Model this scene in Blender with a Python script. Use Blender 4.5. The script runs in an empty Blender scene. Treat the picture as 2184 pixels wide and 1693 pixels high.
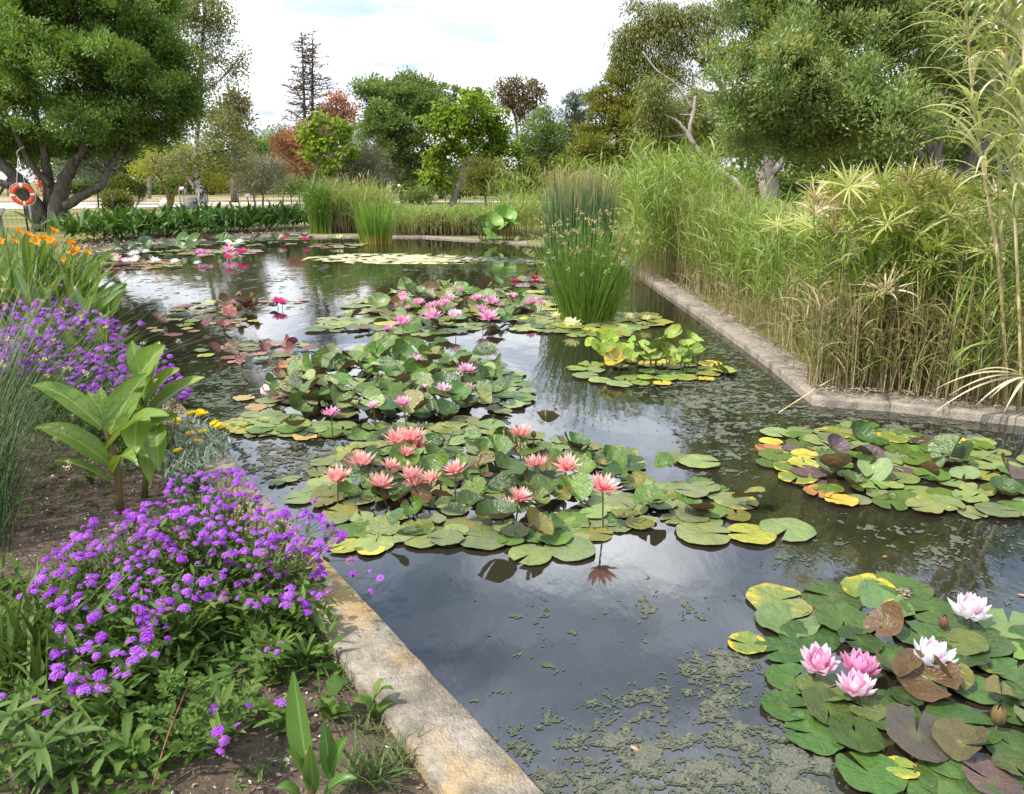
import bpy, bmesh, math, random
import numpy as np
from mathutils import Vector, Matrix, Euler

rng = np.random.default_rng(7)
random.seed(7)
scn = bpy.context.scene
col = scn.collection
PI = math.pi

# ------------------------------------------------------------------ camera, sky, sun, exposure
F, PITCH, CAMH = 1649.0, math.radians(15.65), 1.65      # focal length in pixels of a 2183 px wide picture
cd = bpy.data.cameras.new('camera'); cam = bpy.data.objects.new('camera', cd); col.objects.link(cam)
cd.sensor_width = 36; cd.lens = 36 * F / 2183; cd.clip_start = .05; cd.clip_end = 1500
cam.location = (0, 0, CAMH); cam.rotation_euler = (PI / 2 - PITCH, 0, 0)
scn.camera = cam

SUN_EL, SUN_AZ = math.radians(56), math.radians(242)     # azimuth clockwise from +Y: from the left, a little behind
w = bpy.data.worlds.new('World'); scn.world = w; w.use_nodes = True
nt = w.node_tree; nt.nodes.clear()
def WN(t, **k):
    n = nt.nodes.new(t)
    for a, b in k.items(): setattr(n, a, b)
    return n
def wl(a, b): nt.links.new(a, b)
sky = WN('ShaderNodeTexSky', sky_type='NISHITA', sun_disc=False); sky.sun_elevation = SUN_EL; sky.sun_rotation = SUN_AZ
sky.air_density = 1.0; sky.dust_density = 1.5
bsky = WN('ShaderNodeBackground'); bsky.inputs[1].default_value = .115; wl(sky.outputs[0], bsky.inputs[0])
tc = WN('ShaderNodeTexCoord'); sp = WN('ShaderNodeSeparateXYZ'); wl(tc.outputs['Generated'], sp.inputs[0])
def wm(op, a, b=None):
    n = WN('ShaderNodeMath', operation=op)
    for i, v in enumerate((a, b)):
        if v is None: continue
        if isinstance(v, (int, float)): n.inputs[i].default_value = v
        else: wl(v, n.inputs[i])
    return n.outputs[0]
zz = wm('ADD', wm('MAXIMUM', sp.outputs[2], 0.0), .16)
cb = WN('ShaderNodeCombineXYZ'); wl(wm('DIVIDE', sp.outputs[0], zz), cb.inputs[0]); wl(wm('DIVIDE', sp.outputs[1], zz), cb.inputs[1])
n1 = WN('ShaderNodeTexNoise'); n1.inputs['Scale'].default_value = .85; n1.inputs['Detail'].default_value = 9; n1.inputs['Roughness'].default_value = .55
n1.inputs['Distortion'].default_value = .25
wl(cb.outputs[0], n1.inputs['Vector'])
n2 = WN('ShaderNodeTexNoise'); n2.inputs['Scale'].default_value = 2.3; n2.inputs['Detail'].default_value = 7
vadd = WN('ShaderNodeVectorMath', operation='ADD'); vadd.inputs[1].default_value = (4.3, 1.7, 2.2); wl(cb.outputs[0], vadd.inputs[0]); wl(vadd.outputs[0], n2.inputs['Vector'])
r1 = WN('ShaderNodeMapRange'); r1.inputs[1].default_value = .36; r1.inputs[2].default_value = .57
wl(wm('ADD', n1.outputs[0], wm('MULTIPLY', wm('SUBTRACT', .33, wm('MINIMUM', sp.outputs[2], .5)), .50)), r1.inputs[0])
r2 = WN('ShaderNodeValToRGB'); wl(wm('ADD', n2.outputs[0], wm('MULTIPLY', wm('SUBTRACT', .42, wm('MINIMUM', sp.outputs[2], .6)), .18)), r2.inputs[0])
r2.color_ramp.elements[0].position = .42; r2.color_ramp.elements[0].color = (.58, .68, .84, 1)
r2.color_ramp.elements[1].position = .575; r2.color_ramp.elements[1].color = (1.32, 1.36, 1.42, 1)
bcl = WN('ShaderNodeBackground'); wl(wm('ADD', .41, wm('MULTIPLY', wm('MAXIMUM', sp.outputs[2], 0.0), 2.5)), bcl.inputs[1])     # an overcast sky grows brighter from the horizon up
bcl.label = 'clouds'; wl(r2.outputs[0], bcl.inputs[0])
mxs = WN('ShaderNodeMixShader'); wl(r1.outputs[0], mxs.inputs[0]); wl(bsky.outputs[0], mxs.inputs[1]); wl(bcl.outputs[0], mxs.inputs[2])
wo = WN('ShaderNodeOutputWorld'); wl(mxs.outputs[0], wo.inputs[0])

ld = bpy.data.lights.new('sun', 'SUN'); ld.energy = 3.2; ld.angle = math.radians(.6); ld.color = (1, .95, .86)
sun = bpy.data.objects.new('sun', ld); col.objects.link(sun)
sd = Vector((math.sin(SUN_AZ) * math.cos(SUN_EL), math.cos(SUN_AZ) * math.cos(SUN_EL), math.sin(SUN_EL)))
sun.rotation_euler = sd.to_track_quat('Z', 'Y').to_euler(); sun.location = sd * 40
vs = scn.view_settings; vs.view_transform = 'Standard'; vs.look = 'None'; vs.gamma = 1; vs.use_curve_mapping = False; vs.exposure = 0.93

# ------------------------------------------------------------------ from a pixel of the photograph to a place
def ray(X, Y):
    x = (X - 1091.5) / F; y = (846.5 - Y) / F
    return np.array([x, math.cos(PITCH) + y * math.sin(PITCH), -math.sin(PITCH) + y * math.cos(PITCH)])
def G(X, Y, z=0.0):                     # the point at height z
    d = ray(X, Y); t = (z - CAMH) / d[2]; return np.array([d[0] * t, d[1] * t, z])
def At(X, Y, dep):                      # the point at distance dep
    d = ray(X, Y); t = dep / d[1]; return np.array([d[0] * t, dep, CAMH + d[2] * t])
def px2m(dep): return .97 * dep / F
def inpoly(P, poly):
    x, y = P[:, 0], P[:, 1]; ins = np.zeros(len(P), bool); n = len(poly); j = n - 1
    for i in range(n):
        xi, yi = poly[i][:2]; xj, yj = poly[j][:2]
        c = ((yi > y) != (yj > y)) & (x < (xj - xi) * (y - yi) / ((yj - yi) or 1e-9) + xi)
        ins ^= c; j = i
    return ins
def sample_poly(poly, n):
    poly = np.array(poly, float)[:, :2]; lo, hi = poly.min(0), poly.max(0); out = np.zeros((0, 2))
    while len(out) < n:
        q = lo + rng.random((n * 3 + 20, 2)) * (hi - lo); out = np.vstack([out, q[inpoly(q, poly)]])
    return out[:n]

# ------------------------------------------------------------------ meshes
class MB:
    def __init__(s): s.V = []; s.Q = []; s.T = []; s.R = []; s.S = []; s.n = 0
    def add(s, V, quads=None, tris=None, r=None, v=None):
        V = np.asarray(V, float).reshape(-1, 3); m = len(V)
        if quads is not None and len(quads): s.Q.append(np.asarray(quads, np.int64).reshape(-1, 4) + s.n)
        if tris is not None and len(tris): s.T.append(np.asarray(tris, np.int64).reshape(-1, 3) + s.n)
        s.V.append(V)
        s.R.append(np.full(m, rng.random() if r is None else r) if np.isscalar(r) or r is None else np.asarray(r, float).ravel())
        s.S.append(np.full(m, 0.5 if v is None else v) if np.isscalar(v) or v is None else np.asarray(v, float).ravel())
        s.n += m; return s
    def mesh(s, name, mat, off=(0, 0, 0), smooth=False):
        V = np.vstack(s.V) - np.asarray(off, float)
        Q = np.vstack(s.Q) if s.Q else np.zeros((0, 4), np.int64); T = np.vstack(s.T) if s.T else np.zeros((0, 3), np.int64)
        me = bpy.data.meshes.new(name); me.vertices.add(len(V)); me.vertices.foreach_set('co', V.astype(np.float32).ravel())
        nl = Q.size + T.size; me.loops.add(nl); me.loops.foreach_set('vertex_index', np.concatenate([Q.ravel(), T.ravel()]).astype(np.int32))
        me.polygons.add(len(Q) + len(T))
        st = np.concatenate([np.arange(len(Q)) * 4, len(Q) * 4 + np.arange(len(T)) * 3]).astype(np.int32)
        me.polygons.foreach_set('loop_start', st)
        if smooth: me.polygons.foreach_set('use_smooth', np.ones(len(st), bool))
        a = me.attributes.new('r', 'FLOAT', 'POINT'); a.data.foreach_set('value', np.concatenate(s.R).astype(np.float32))
        a = me.attributes.new('v', 'FLOAT', 'POINT'); a.data.foreach_set('value', np.concatenate(s.S).astype(np.float32))
        for m_ in (mat if isinstance(mat, (list, tuple)) else [mat]): me.materials.append(m_)
        me.update(calc_edges=True); me.validate(); return me
    def build(s, name, mat, parent=None, smooth=False, kind=None):
        off = parent['_o'] if parent is not None else (0, 0, 0)
        return link(name, s.mesh(name, mat, off, smooth), parent, kind)
def link(name, me, parent=None, kind=None):
    o = bpy.data.objects.new(name, me); col.objects.link(o)
    if parent is not None: o.parent = parent
    if kind: o['kind'] = kind
    return o
def tag(o, label, cat, group=None):
    o['label'] = label; o['category'] = cat
    if group: o['group'] = group
    return o
_things = []
def thing(name, label, cat, loc, group=None):
    o = bpy.data.objects.new(name, None); col.objects.link(o); o.empty_display_size = .1
    o.location = tuple(float(c) for c in loc); o['_o'] = tuple(float(c) for c in loc); _things.append(o)
    return tag(o, label, cat, group)
def struct(o): o['kind'] = 'structure'; return o

def tube(mb, P, R, n=8, r=None, cap=True, wob=0):
    P = np.asarray(P, float); R = np.broadcast_to(np.asarray(R, float), (len(P),)); k = len(P)
    T = np.gradient(P, axis=0); T /= np.linalg.norm(T, axis=1)[:, None] + 1e-9
    up = np.array([1., 0, 0]) if abs(T[:, 0]).mean() < .8 else np.array([0, 1., 0])
    A = np.cross(T, up); A /= np.linalg.norm(A, axis=1)[:, None] + 1e-9; B = np.cross(T, A)
    a = np.arange(n) * 2 * PI / n
    rr = R[:, None] * (1 + wob * rng.normal(size=(k, n)))
    V = P[:, None] + rr[..., None] * (np.cos(a)[None, :, None] * A[:, None] + np.sin(a)[None, :, None] * B[:, None])
    i, j = np.meshgrid(np.arange(k - 1), np.arange(n), indexing='ij'); j2 = (j + 1) % n
    Qd = np.stack([i * n + j, (i + 1) * n + j, (i + 1) * n + j2, i * n + j2], -1).reshape(-1, 4)[:, ::-1]
    tr = [[0, q + 1, q] for q in range(1, n - 1)] + [[(k - 1) * n, (k - 1) * n + q, (k - 1) * n + q + 1] for q in range(1, n - 1)] if cap else None
    mb.add(V, Qd, tr, r, np.repeat(np.linspace(0, 1, k), n)); return mb
def smoothline(P, n=10):
    P = np.asarray(P, float)
    if len(P) < 3: return np.array([P[0] + (P[-1] - P[0]) * t for t in np.linspace(0, 1, n)])
    Q = np.vstack([2 * P[0] - P[1], P, 2 * P[-1] - P[-2]]); out = []
    m = len(P) - 1
    for t in np.linspace(0, m - 1e-6, n):
        i = int(t); f = t - i; a, b, c, d = Q[i:i + 4]
        out.append(.5 * (2 * b + (c - a) * f + (2 * a - 5 * b + 4 * c - d) * f * f + (3 * b - a - 3 * c + d) * f ** 3))
    return np.array(out)
PROF = {'blade': lambda s: np.minimum(1, (1 - s) * 2.2) * (.75 + .25 * np.minimum(1, s * 4)) + .02,
        'stem': lambda s: 1 - .6 * s,
        'lance': lambda s: np.sin(PI * np.clip(s, .03, .985) ** .75) ** .8 + .02,
        'spear': lambda s: np.sin(PI * np.clip(s, .02, .985) ** .62) + .02}
def ribbons(mb, base, az, lean, curv, L, W, K=3, M=2, fold=.25, prof='blade', roll=None, r=None):
    N = len(base); base = np.asarray(base, float)
    b = lambda q: np.broadcast_to(np.asarray(q, float), (N,))
    az, lean, curv, L, W = b(az), b(lean), b(curv), b(L), b(W); roll = b(0 if roll is None else roll)
    s = np.linspace(0, 1, K + 1); th = lean[:, None] + curv[:, None] * s[None]
    h = np.stack([np.cos(az), np.sin(az), 0 * az], -1)
    T = np.sin(th)[..., None] * h[:, None] + np.cos(th)[..., None] * np.array([0, 0, 1.])
    st = .5 * (T[:, 1:] + T[:, :-1]) * (L / K)[:, None, None]
    P = base[:, None] + np.concatenate([np.zeros((N, 1, 3)), np.cumsum(st, 1)], 1)
    S = np.stack([-np.sin(az), np.cos(az), 0 * az], -1)[:, None] + 0 * T; Nn = np.cross(T, S)
    c, d = np.cos(roll)[:, None, None], np.sin(roll)[:, None, None]
    S, Nn = S * c + Nn * d, Nn * c - S * d
    wd = PROF[prof](s)[None] * W[:, None] * .5
    if M == 2: V = np.stack([P - S * wd[..., None], P + S * wd[..., None]], 2)
    else:
        u = np.linspace(-1, 1, M); V = np.stack([P + S * (wd * q)[..., None] + Nn * (wd * fold * (1 - abs(q)) * 1)[..., None] for q in u], 2)
    i, j = np.meshgrid(np.arange(K), np.arange(M - 1), indexing='ij')
    q = np.stack([i * M + j, i * M + j + 1, (i + 1) * M + j + 1, (i + 1) * M + j], -1).reshape(-1, 4)
    Qd = (q[None] + (np.arange(N) * (K + 1) * M)[:, None, None]).reshape(-1, 4)
    rr = rng.random(N) if r is None else b(r)
    mb.add(V, Qd, None, np.repeat(rr, (K + 1) * M), np.tile(np.repeat(s, M), N)); return P[:, -1]
def leaves(mb, P, A, l, w, r, fold=.25):                       # folded diamonds; P root, A direction
    N = len(P); A = A / (np.linalg.norm(A, axis=1)[:, None] + 1e-9)
    B = np.cross(A, rng.normal(size=(N, 3)) * .55 + np.array([0, 0, 1.])); B /= np.linalg.norm(B, axis=1)[:, None] + 1e-9
    C = np.cross(B, A); l = np.broadcast_to(l, (N,))[:, None]; w = np.broadcast_to(w, (N,))[:, None]
    V = np.stack([P, P + A * l * .48 + B * w * .5 + C * w * fold, P + A * l, P + A * l * .48 - B * w * .5 + C * w * fold], 1)
    b = (np.arange(N) * 4)[:, None]
    T = np.concatenate([b + np.array([[0, 1, 2]]), b + np.array([[0, 2, 3]])])
    mb.add(V, None, T, np.repeat(r, 4), np.tile([0, .5, 1, .5], N))
def leaf_between(mb, p0, p1, width, arch=.1, roll=0, K=12, M=5, fold=.5, prof='lance', wave=.03, r=None, side=None):
    p0, p1 = np.asarray(p0, float), np.asarray(p1, float); D = p1 - p0; L = np.linalg.norm(D)
    c = (p0 + p1) / 2 + np.array([0, 0, arch * L * 2]) + 0
    s = np.linspace(0, 1, K + 1)[:, None]; P = (1 - s) ** 2 * p0 + 2 * s * (1 - s) * c + s * s * p1
    T = np.gradient(P, axis=0); T /= np.linalg.norm(T, axis=1)[:, None]
    S = np.cross(T, np.array([0, 0, 1.]) if side is None else np.asarray(side, float)); S /= np.linalg.norm(S, axis=1)[:, None] + 1e-9; Nn = np.cross(S, T)
    S, Nn = S * math.cos(roll) + Nn * math.sin(roll), Nn * math.cos(roll) - S * math.sin(roll)
    wd = PROF[prof](s[:, 0]) * width / 2; u = np.linspace(-1, 1, M)
    ph = rng.random() * 6
    V = np.stack([P + S * (wd * q * (1 - .12 * q * q))[:, None] + Nn * (wd * fold * abs(q) ** 1.3 + wave * width * abs(q) * np.sin(s[:, 0] * 17 + ph + q * 2))[:, None] for q in u], 1)
    i, j = np.meshgrid(np.arange(K), np.arange(M - 1), indexing='ij')
    q = np.stack([i * M + j, i * M + j + 1, (i + 1) * M + j + 1, (i + 1) * M + j], -1).reshape(-1, 4)
    mb.add(V, q, None, np.tile(abs(u), K + 1) if r == 'u' else r, np.repeat(s[:, 0], M)); return mb

def fbm(x, y, seed=0, sc=1.0, oct=4, gain=.55):
    out = 0; a = 1; tot = 0; g = np.random.default_rng(seed)
    for o in range(oct):
        t = g.random((64, 64)); X = x * sc * 2 ** o + o * 7.3; Y = y * sc * 2 ** o + o * 3.1
        xi = np.floor(X).astype(int); yi = np.floor(Y).astype(int); fx = X - xi; fy = Y - yi; fx = fx * fx * (3 - 2 * fx); fy = fy * fy * (3 - 2 * fy)
        v = lambda p, q: t[(xi + p) % 64, (yi + q) % 64]
        out = out + a * ((v(0, 0) * (1 - fx) + v(1, 0) * fx) * (1 - fy) + (v(0, 1) * (1 - fx) + v(1, 1) * fx) * fy); tot += a; a *= gain
    return out / tot

# ------------------------------------------------------------------ materials
class NT:
    def __init__(s, name):
        s.m = bpy.data.materials.new(name); s.m.use_nodes = True; s.t = s.m.node_tree; s.t.nodes.clear()
        s.out = s.n('ShaderNodeOutputMaterial')
    def n(s, t, **k):
        x = s.t.nodes.new(t)
        for a, b in k.items(): setattr(x, a, b)
        return x
    def l(s, a, b): s.t.links.new(a, b)
    def put(s, v, sock):
        if hasattr(v, 'links') or hasattr(v, 'is_linked'): s.l(v, sock)
        else: sock.default_value = (*v, 1) if isinstance(v, tuple) and len(v) == 3 and sock.type == 'RGBA' else v
    def attr(s, nm): return s.n('ShaderNodeAttribute', attribute_name=nm).outputs['Fac']
    def noise(s, sc, det=4, vec=None, rough=.55, dist=0):
        x = s.n('ShaderNodeTexNoise'); x.inputs['Scale'].default_value = sc; x.inputs['Detail'].default_value = det; x.inputs['Roughness'].default_value = rough; x.inputs['Distortion'].default_value = dist
        if vec is not None: s.l(vec, x.inputs['Vector'])
        return x.outputs[0]
    def coord(s, which='Object', sc=None):
        v = s.n('ShaderNodeTexCoord').outputs[which]
        if sc:
            m = s.n('ShaderNodeMapping'); m.inputs['Scale'].default_value = sc; s.l(v, m.inputs['Vector']); v = m.outputs[0]
        return v
    def pos(s, sc=None):
        v = s.n('ShaderNodeNewGeometry').outputs['Position']
        if sc:
            m = s.n('ShaderNodeMapping'); m.inputs['Scale'].default_value = sc; s.l(v, m.inputs['Vector']); v = m.outputs[0]
        return v
    def ramp(s, f, stops):
        x = s.n('ShaderNodeValToRGB'); s.l(f, x.inputs[0]); e = x.color_ramp.elements
        while len(e) < len(stops): e.new(.5)
        for i, (p, c) in enumerate(stops): e[i].position = p; e[i].color = (*c, 1) if len(c) == 3 else c
        return x.outputs[0]
    def mix(s, f, a, b, mode='MIX'):
        x = s.n('ShaderNodeMix', data_type='RGBA', blend_type=mode); s.put(f, x.inputs[0]); s.put(a, x.inputs[6]); s.put(b, x.inputs[7]); return x.outputs[2]
    def math(s, op, a, b=0.0, c=None):
        x = s.n('ShaderNodeMath', operation=op); s.put(a, x.inputs[0]); s.put(b, x.inputs[1])
        if c is not None: s.put(c, x.inputs[2])
        return x.outputs[0]
    def rng(s, f, a, b, c=0.0, d=1.0):
        x = s.n('ShaderNodeMapRange'); s.l(f, x.inputs[0])
        for i, v in enumerate((a, b, c, d)): x.inputs[i + 1].default_value = v
        return x.outputs[0]
    def bump(s, h, st, dist=.01):
        x = s.n('ShaderNodeBump'); x.inputs['Strength'].default_value = st; x.inputs['Distance'].default_value = dist; s.l(h, x.inputs['Height']); return x.outputs[0]
    def princ(s, c, rough=.6, spec=.3, nrm=None, **k):
        x = s.n('ShaderNodeBsdfPrincipled'); s.put(c, x.inputs['Base Color']); s.put(rough, x.inputs['Roughness']); x.inputs['Specular IOR Level'].default_value = spec
        for a, b in k.items(): s.put(b, x.inputs[a.replace('_', ' ')])
        if nrm is not None: s.l(nrm, x.inputs['Normal'])
        return x.outputs[0]
    def done(s, sh): s.l(sh, s.out.inputs[0]); return s.m
def leafmat(name, stops, tip=None, base=None, transl=.3, rough=.5, spec=.35, streak=0, accent=None):
    t = NT(name); r = t.attr('r')
    n = len(stops); c = t.ramp(r, [(i / max(1, n - 1), k) for i, k in enumerate(stops)])
    if tip is not None: c = t.mix(t.rng(t.attr('v'), tip[1], tip[2]), c, tip[0])
    if base is not None: c = t.mix(t.rng(t.attr('v'), base[1], base[2], 1, 0), c, base[0])
    if streak: c = t.mix(t.math('MULTIPLY', t.rng(t.noise(6, 2, t.pos()), .4, .65), streak), c, tuple(x * 1.5 + .01 for x in stops[-1]))
    if accent is not None: c = t.mix(t.rng(r, .93, .96), c, accent)
    a = t.princ(c, rough, spec); tr = t.n('ShaderNodeBsdfTranslucent'); t.l(t.mix(1.0, c, (1.25, 1.2, .6), 'MULTIPLY'), tr.inputs[0])
    m = t.n('ShaderNodeMixShader'); m.inputs[0].default_value = transl; t.l(a, m.inputs[1]); t.l(tr.outputs[0], m.inputs[2])
    return t.done(m.outputs[0])
def bark(name, dark, light, sc=(6, 6, 1.5), bumpy=.6, lo=.35, hi=.65):
    t = NT(name); f = t.noise(2.5, 6, t.pos(sc), .65); c = t.ramp(f, [(lo, dark), (hi, light)])
    c = t.mix(t.rng(t.noise(1.3, 3, t.pos()), .5, .7, 0, .5), c, tuple(x * .6 for x in light))
    return t.done(t.princ(c, .9, .15, t.bump(f, bumpy, .05)))

# ------------------------------------------------------------------ the pond outline (inner top edge of the kerb)
ZK = .10
pa, pb = G(1167, 1693, ZK), G(385, 860, ZK); dl = (pb - pa) / np.linalg.norm(pb - pa)
ptL0 = pa - dl * 3.2; ptL1 = pa + dl * ((16.4 - pa[1]) / dl[1])
far_px = [(205, 538), (330, 520), (640, 500), (668, 503), (900, 503), (1165, 520)]
right_px = [(1310, 545), (1500, 672), (1640, 770), (1735, 848), (1900, 860), (2150, 887)]
FARP = [G(x, y, .05) for x, y in far_px]; RP = [G(x, y, .065) for x, y in right_px]
RP2 = [RP[-1] + np.array([1.4, -.45, 0])]
POND = [ptL0, ptL1] + FARP + RP + RP2 + [np.array([5.6, -3.5, ZK]), np.array([2.8, -3.8, ZK])]
POND = [p[:2] for p in POND]
def offset(poly, d):
    n = len(poly); out = []
    for i in range(n):
        a, b, c = np.array(poly[i - 1]), np.array(poly[i]), np.array(poly[(i + 1) % n])
        u = (b - a) / np.linalg.norm(b - a); v = (c - b) / np.linalg.norm(c - b)
        nu = np.array([-u[1], u[0]]); nv = np.array([-v[1], v[0]]); m = nu + nv; m /= np.linalg.norm(m)
        out.append(b + m * d / max(.4, m @ nu))
    return out
area = sum(POND[i][0] * POND[(i + 1) % len(POND)][1] - POND[(i + 1) % len(POND)][0] * POND[i][1] for i in range(len(POND)))
SGN = 1 if area < 0 else -1
KW = .215
OUT = offset(POND, SGN * KW)

# ground: one sheet with a hole for the pond
def ground_sheet():
    bm = bmesh.new(); hole = offset(POND, SGN * .1); BIG = 700
    vo = [bm.verts.new((x, y, 0)) for x, y in ((-BIG, -60), (BIG, -60), (BIG, BIG), (-BIG, BIG))]; vi = [bm.verts.new((p[0], p[1], 0)) for p in hole]
    ed = [bm.edges.new((v[i], v[(i + 1) % len(v)])) for v in (vo, vi) for i in range(len(v))]
    bmesh.ops.triangle_fill(bm, use_beauty=True, use_dissolve=False, edges=ed)
    hp = [tuple(p) for p in hole]
    bad = [f for f in bm.faces if inpoly(np.array([f.calc_center_median()[:2]]), hp)[0]]
    bmesh.ops.delete(bm, geom=bad, context='FACES')
    for f in bm.faces:
        if f.normal.z < 0: f.normal_flip()
    for v in bm.verts: v.co.z = .035
    me = bpy.data.meshes.new('ground'); bm.to_mesh(me); bm.free()
    t = NT('dry_lawn'); p = t.pos()
    c = t.ramp(t.noise(.22, 6, p, .6), [(.3, (.085, .12, .03)), (.48, (.17, .17, .06)), (.62, (.28, .23, .10)), (.78, (.24, .19, .09))])
    c = t.mix(t.rng(t.noise(6, 5, p, .7), .35, .7, 0, .55), c, (.13, .12, .045))
    me.materials.append(t.done(t.princ(c, .95, .1, t.bump(t.noise(30, 5, p, .7), .6, .04))))
    return struct(link('ground', me))
ground_sheet()

def sheet(name, poly, z, mat):
    me = bpy.data.meshes.new(name); P = [(p[0], p[1], z) for p in poly]
    a = sum(P[i][0] * P[(i + 1) % len(P)][1] - P[(i + 1) % len(P)][0] * P[i][1] for i in range(len(P)))
    if a < 0: P = P[::-1]
    me.from_pydata(P, [], [list(range(len(P)))]); me.materials.append(mat); me.update(); return struct(link(name, me))
# water
t = NT('pond_water'); p = t.pos()
wc = t.ramp(t.noise(.5, 4, p), [(.35, (.011, .011, .008)), (.65, (.022, .020, .012))])
hgt = t.math('ADD', t.noise(1.6, 3, t.pos((1, .5, 1))), t.math('MULTIPLY', t.noise(9, 3, t.pos((1, .45, 1))), .25))
M_water = t.done(t.princ(wc, .035, .5, t.bump(hgt, .10, .05), IOR=2.05))
sheet('water', POND, 0, M_water)
# soil of the flower bed on the left
t = NT('bed_soil'); p = t.pos()
sc_ = t.ramp(t.noise(9, 8, p, .75), [(.3, (.06, .043, .03)), (.5, (.145, .108, .077)), (.68, (.25, .19, .14))])
sc_ = t.mix(t.rng(t.noise(85, 3, p), .63, .70), sc_, (.33, .27, .20))
M_soil = t.done(t.princ(sc_, .95, .1, t.bump(t.noise(40, 6, p, .75), 1, .03)))
dn = np.array([-dl[1], dl[0]]); bedpoly = [ptL0[:2] + dn * .1, ptL1[:2] + dn * .1, ptL1[:2] + dn * 3.5, np.array([-9.5, 8.]), np.array([-6.5, -2.5]), ptL0[:2] + np.array([-2, -.6])]
sheet('flower_bed', bedpoly, .041, M_soil)
fo = [np.array(OUT[i]) for i in range(2, 8)]
sheet('far_bed', [OUT[1] + np.array([.15, .3])] + [np.array(POND[i]) + (np.array(OUT[i]) - POND[i]) * .6 for i in range(2, 5)] + [fo[2] + np.array([.3, 1.5]), fo[2] + np.array([-1.4, 2.0]), fo[1] + np.array([-1.7, 1.3]), fo[0] + np.array([-2.2, 1.5])], .043, M_soil)
# the path on the lawn
t = NT('pale_path'); p = t.pos(); c = t.ramp(t.noise(1.2, 6, p, .7), [(.3, (.36, .31, .25)), (.7, (.58, .52, .45))]); M_path = t.done(t.princ(c, .95, .1))
t = NT('bare_earth'); p = t.pos(); c = t.ramp(t.noise(.8, 6, p, .7), [(.3, (.26, .17, .11)), (.7, (.40, .29, .20))]); M_earth = t.done(t.princ(c, .95, .1))
ZG = .04
sheet('path', [G(x, y, ZG)[:2] for x, y in [(-400, 446), (150, 445), (420, 440), (620, 437), (900, 433), (1300, 431), (1500, 430), (1500, 427), (1300, 428), (900, 429), (620, 430), (420, 431), (150, 432), (-400, 433)]], .046, M_path)
sheet('bare_earth_strip', [G(x, y, ZG)[:2] for x, y in [(-300, 430.5), (150, 429.5), (500, 427.5), (700, 426.5), (700, 421.5), (500, 421), (150, 421), (-300, 421)]], .044, M_earth)

# kerb
t = NT('kerb_concrete'); p = t.pos()
base = t.ramp(t.noise(14, 8, p, .75), [(.3, (.125, .105, .08)), (.5, (.245, .21, .16)), (.7, (.36, .31, .245))])
base = t.mix(t.rng(t.noise(2.2, 6, p, .65), .47, .62, 0, .8), base, (.40, .25, .08))            # ochre lichen
base = t.mix(t.rng(t.noise(3.1, 6, t.pos((1, 1, 1)), .7), .50, .62, 0, .6), base, (.085, .075, .06))   # dark stains
vo = t.n('ShaderNodeTexVoronoi'); vo.inputs['Scale'].default_value = 95; t.l(p, vo.inputs['Vector'])
base = t.mix(t.rng(vo.outputs['Distance'], .10, .2, .5, 0), base, (.48, .44, .37))
hb = t.math('ADD', t.noise(60, 6, p, .75), vo.outputs['Distance'])
M_kerb = t.done(t.princ(base, .95, .12, t.bump(hb, .55, .012)))
M_kerb2 = M_kerb.copy()
for n_ in M_kerb2.node_tree.nodes:
    if n_.bl_idname == 'ShaderNodeMix' and not n_.inputs[7].is_linked and n_.inputs[7].default_value[0] > .3 and n_.inputs[7].default_value[2] < .1: n_.inputs[7].default_value = (.27, .235, .19, 1)
M_kerb2.name = 'grey_concrete'
def kerb(name, pts, wdt, top, piece, label, mat=None):
    root = bpy.data.objects.new(name, None); col.objects.link(root); root['kind'] = 'structure'; root['_o'] = (0, 0, 0)
    pts = [np.array(q[:2]) for q in pts]; seg = []
    # outward corners
    nrm = []
    for i in range(len(pts) - 1):
        u = (pts[i + 1] - pts[i]); u /= np.linalg.norm(u); nrm.append(np.array([-u[1], u[0]]) * SGN)
    on = [nrm[0]] + [(lambda m: m / np.linalg.norm(m) / max(.5, (m / np.linalg.norm(m)) @ nrm[i]))(nrm[i - 1] + nrm[i]) for i in range(1, len(nrm))] + [nrm[-1]]
    for i in range(len(pts) - 1):
        L = np.linalg.norm(pts[i + 1] - pts[i]); k = max(1, round(L / piece))
        for j in range(k):
            f0, f1 = j / k + (.004 / L if j else .0015 / L), (j + 1) / k - .0015 / L
            seg.append((i, f0, f1))
    for (i, f0, f1) in seg:
        L = np.linalg.norm(pts[i + 1] - pts[i]) * (f1 - f0); n = max(2, int(L / .06)); n = min(n, 50)
        mb = MB(); dz = rng.normal() * .004
        pro = [(0, -.35), (0, top - .012), (.004, top - .004), (.012, top), (wdt * .35, top + .001), (wdt * .7, top), (wdt - .012, top), (wdt - .003, top - .006), (wdt, top - .014), (wdt, -.2)]
        V = []
        for s in np.linspace(f0, f1, n + 1):
            q = pts[i] + (pts[i + 1] - pts[i]) * s; o = on[i] * (1 - s) + on[i + 1] * s
            e1, e2 = rng.normal(size=2) * .0035
            for a, (d, z) in enumerate(pro):
                e = e1 if 0 < a < 4 else (e2 if a > 5 else 0)
                V.append([*(q + o * (d + e)), z + dz + (e * .8 if 1 < a < 8 else 0)])
        m = len(pro); I, J = np.meshgrid(np.arange(n), np.arange(m - 1), indexing='ij')
        Q = np.stack([I * m + J, I * m + J + 1, (I + 1) * m + J + 1, (I + 1) * m + J], -1).reshape(-1, 4)
        tr = [[0, q_ + 1, q_] for q_ in range(1, m - 1)] + [[n * m, n * m + q_, n * m + q_ + 1] for q_ in range(1, m - 1)]
        mb.add(V, Q, tr); mb.build('kerb_slab', mat or M_kerb, root)
    return root
kerb('pond_kerb', [ptL0, ptL1, FARP[0]], KW, ZK, 3.1, '')
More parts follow.
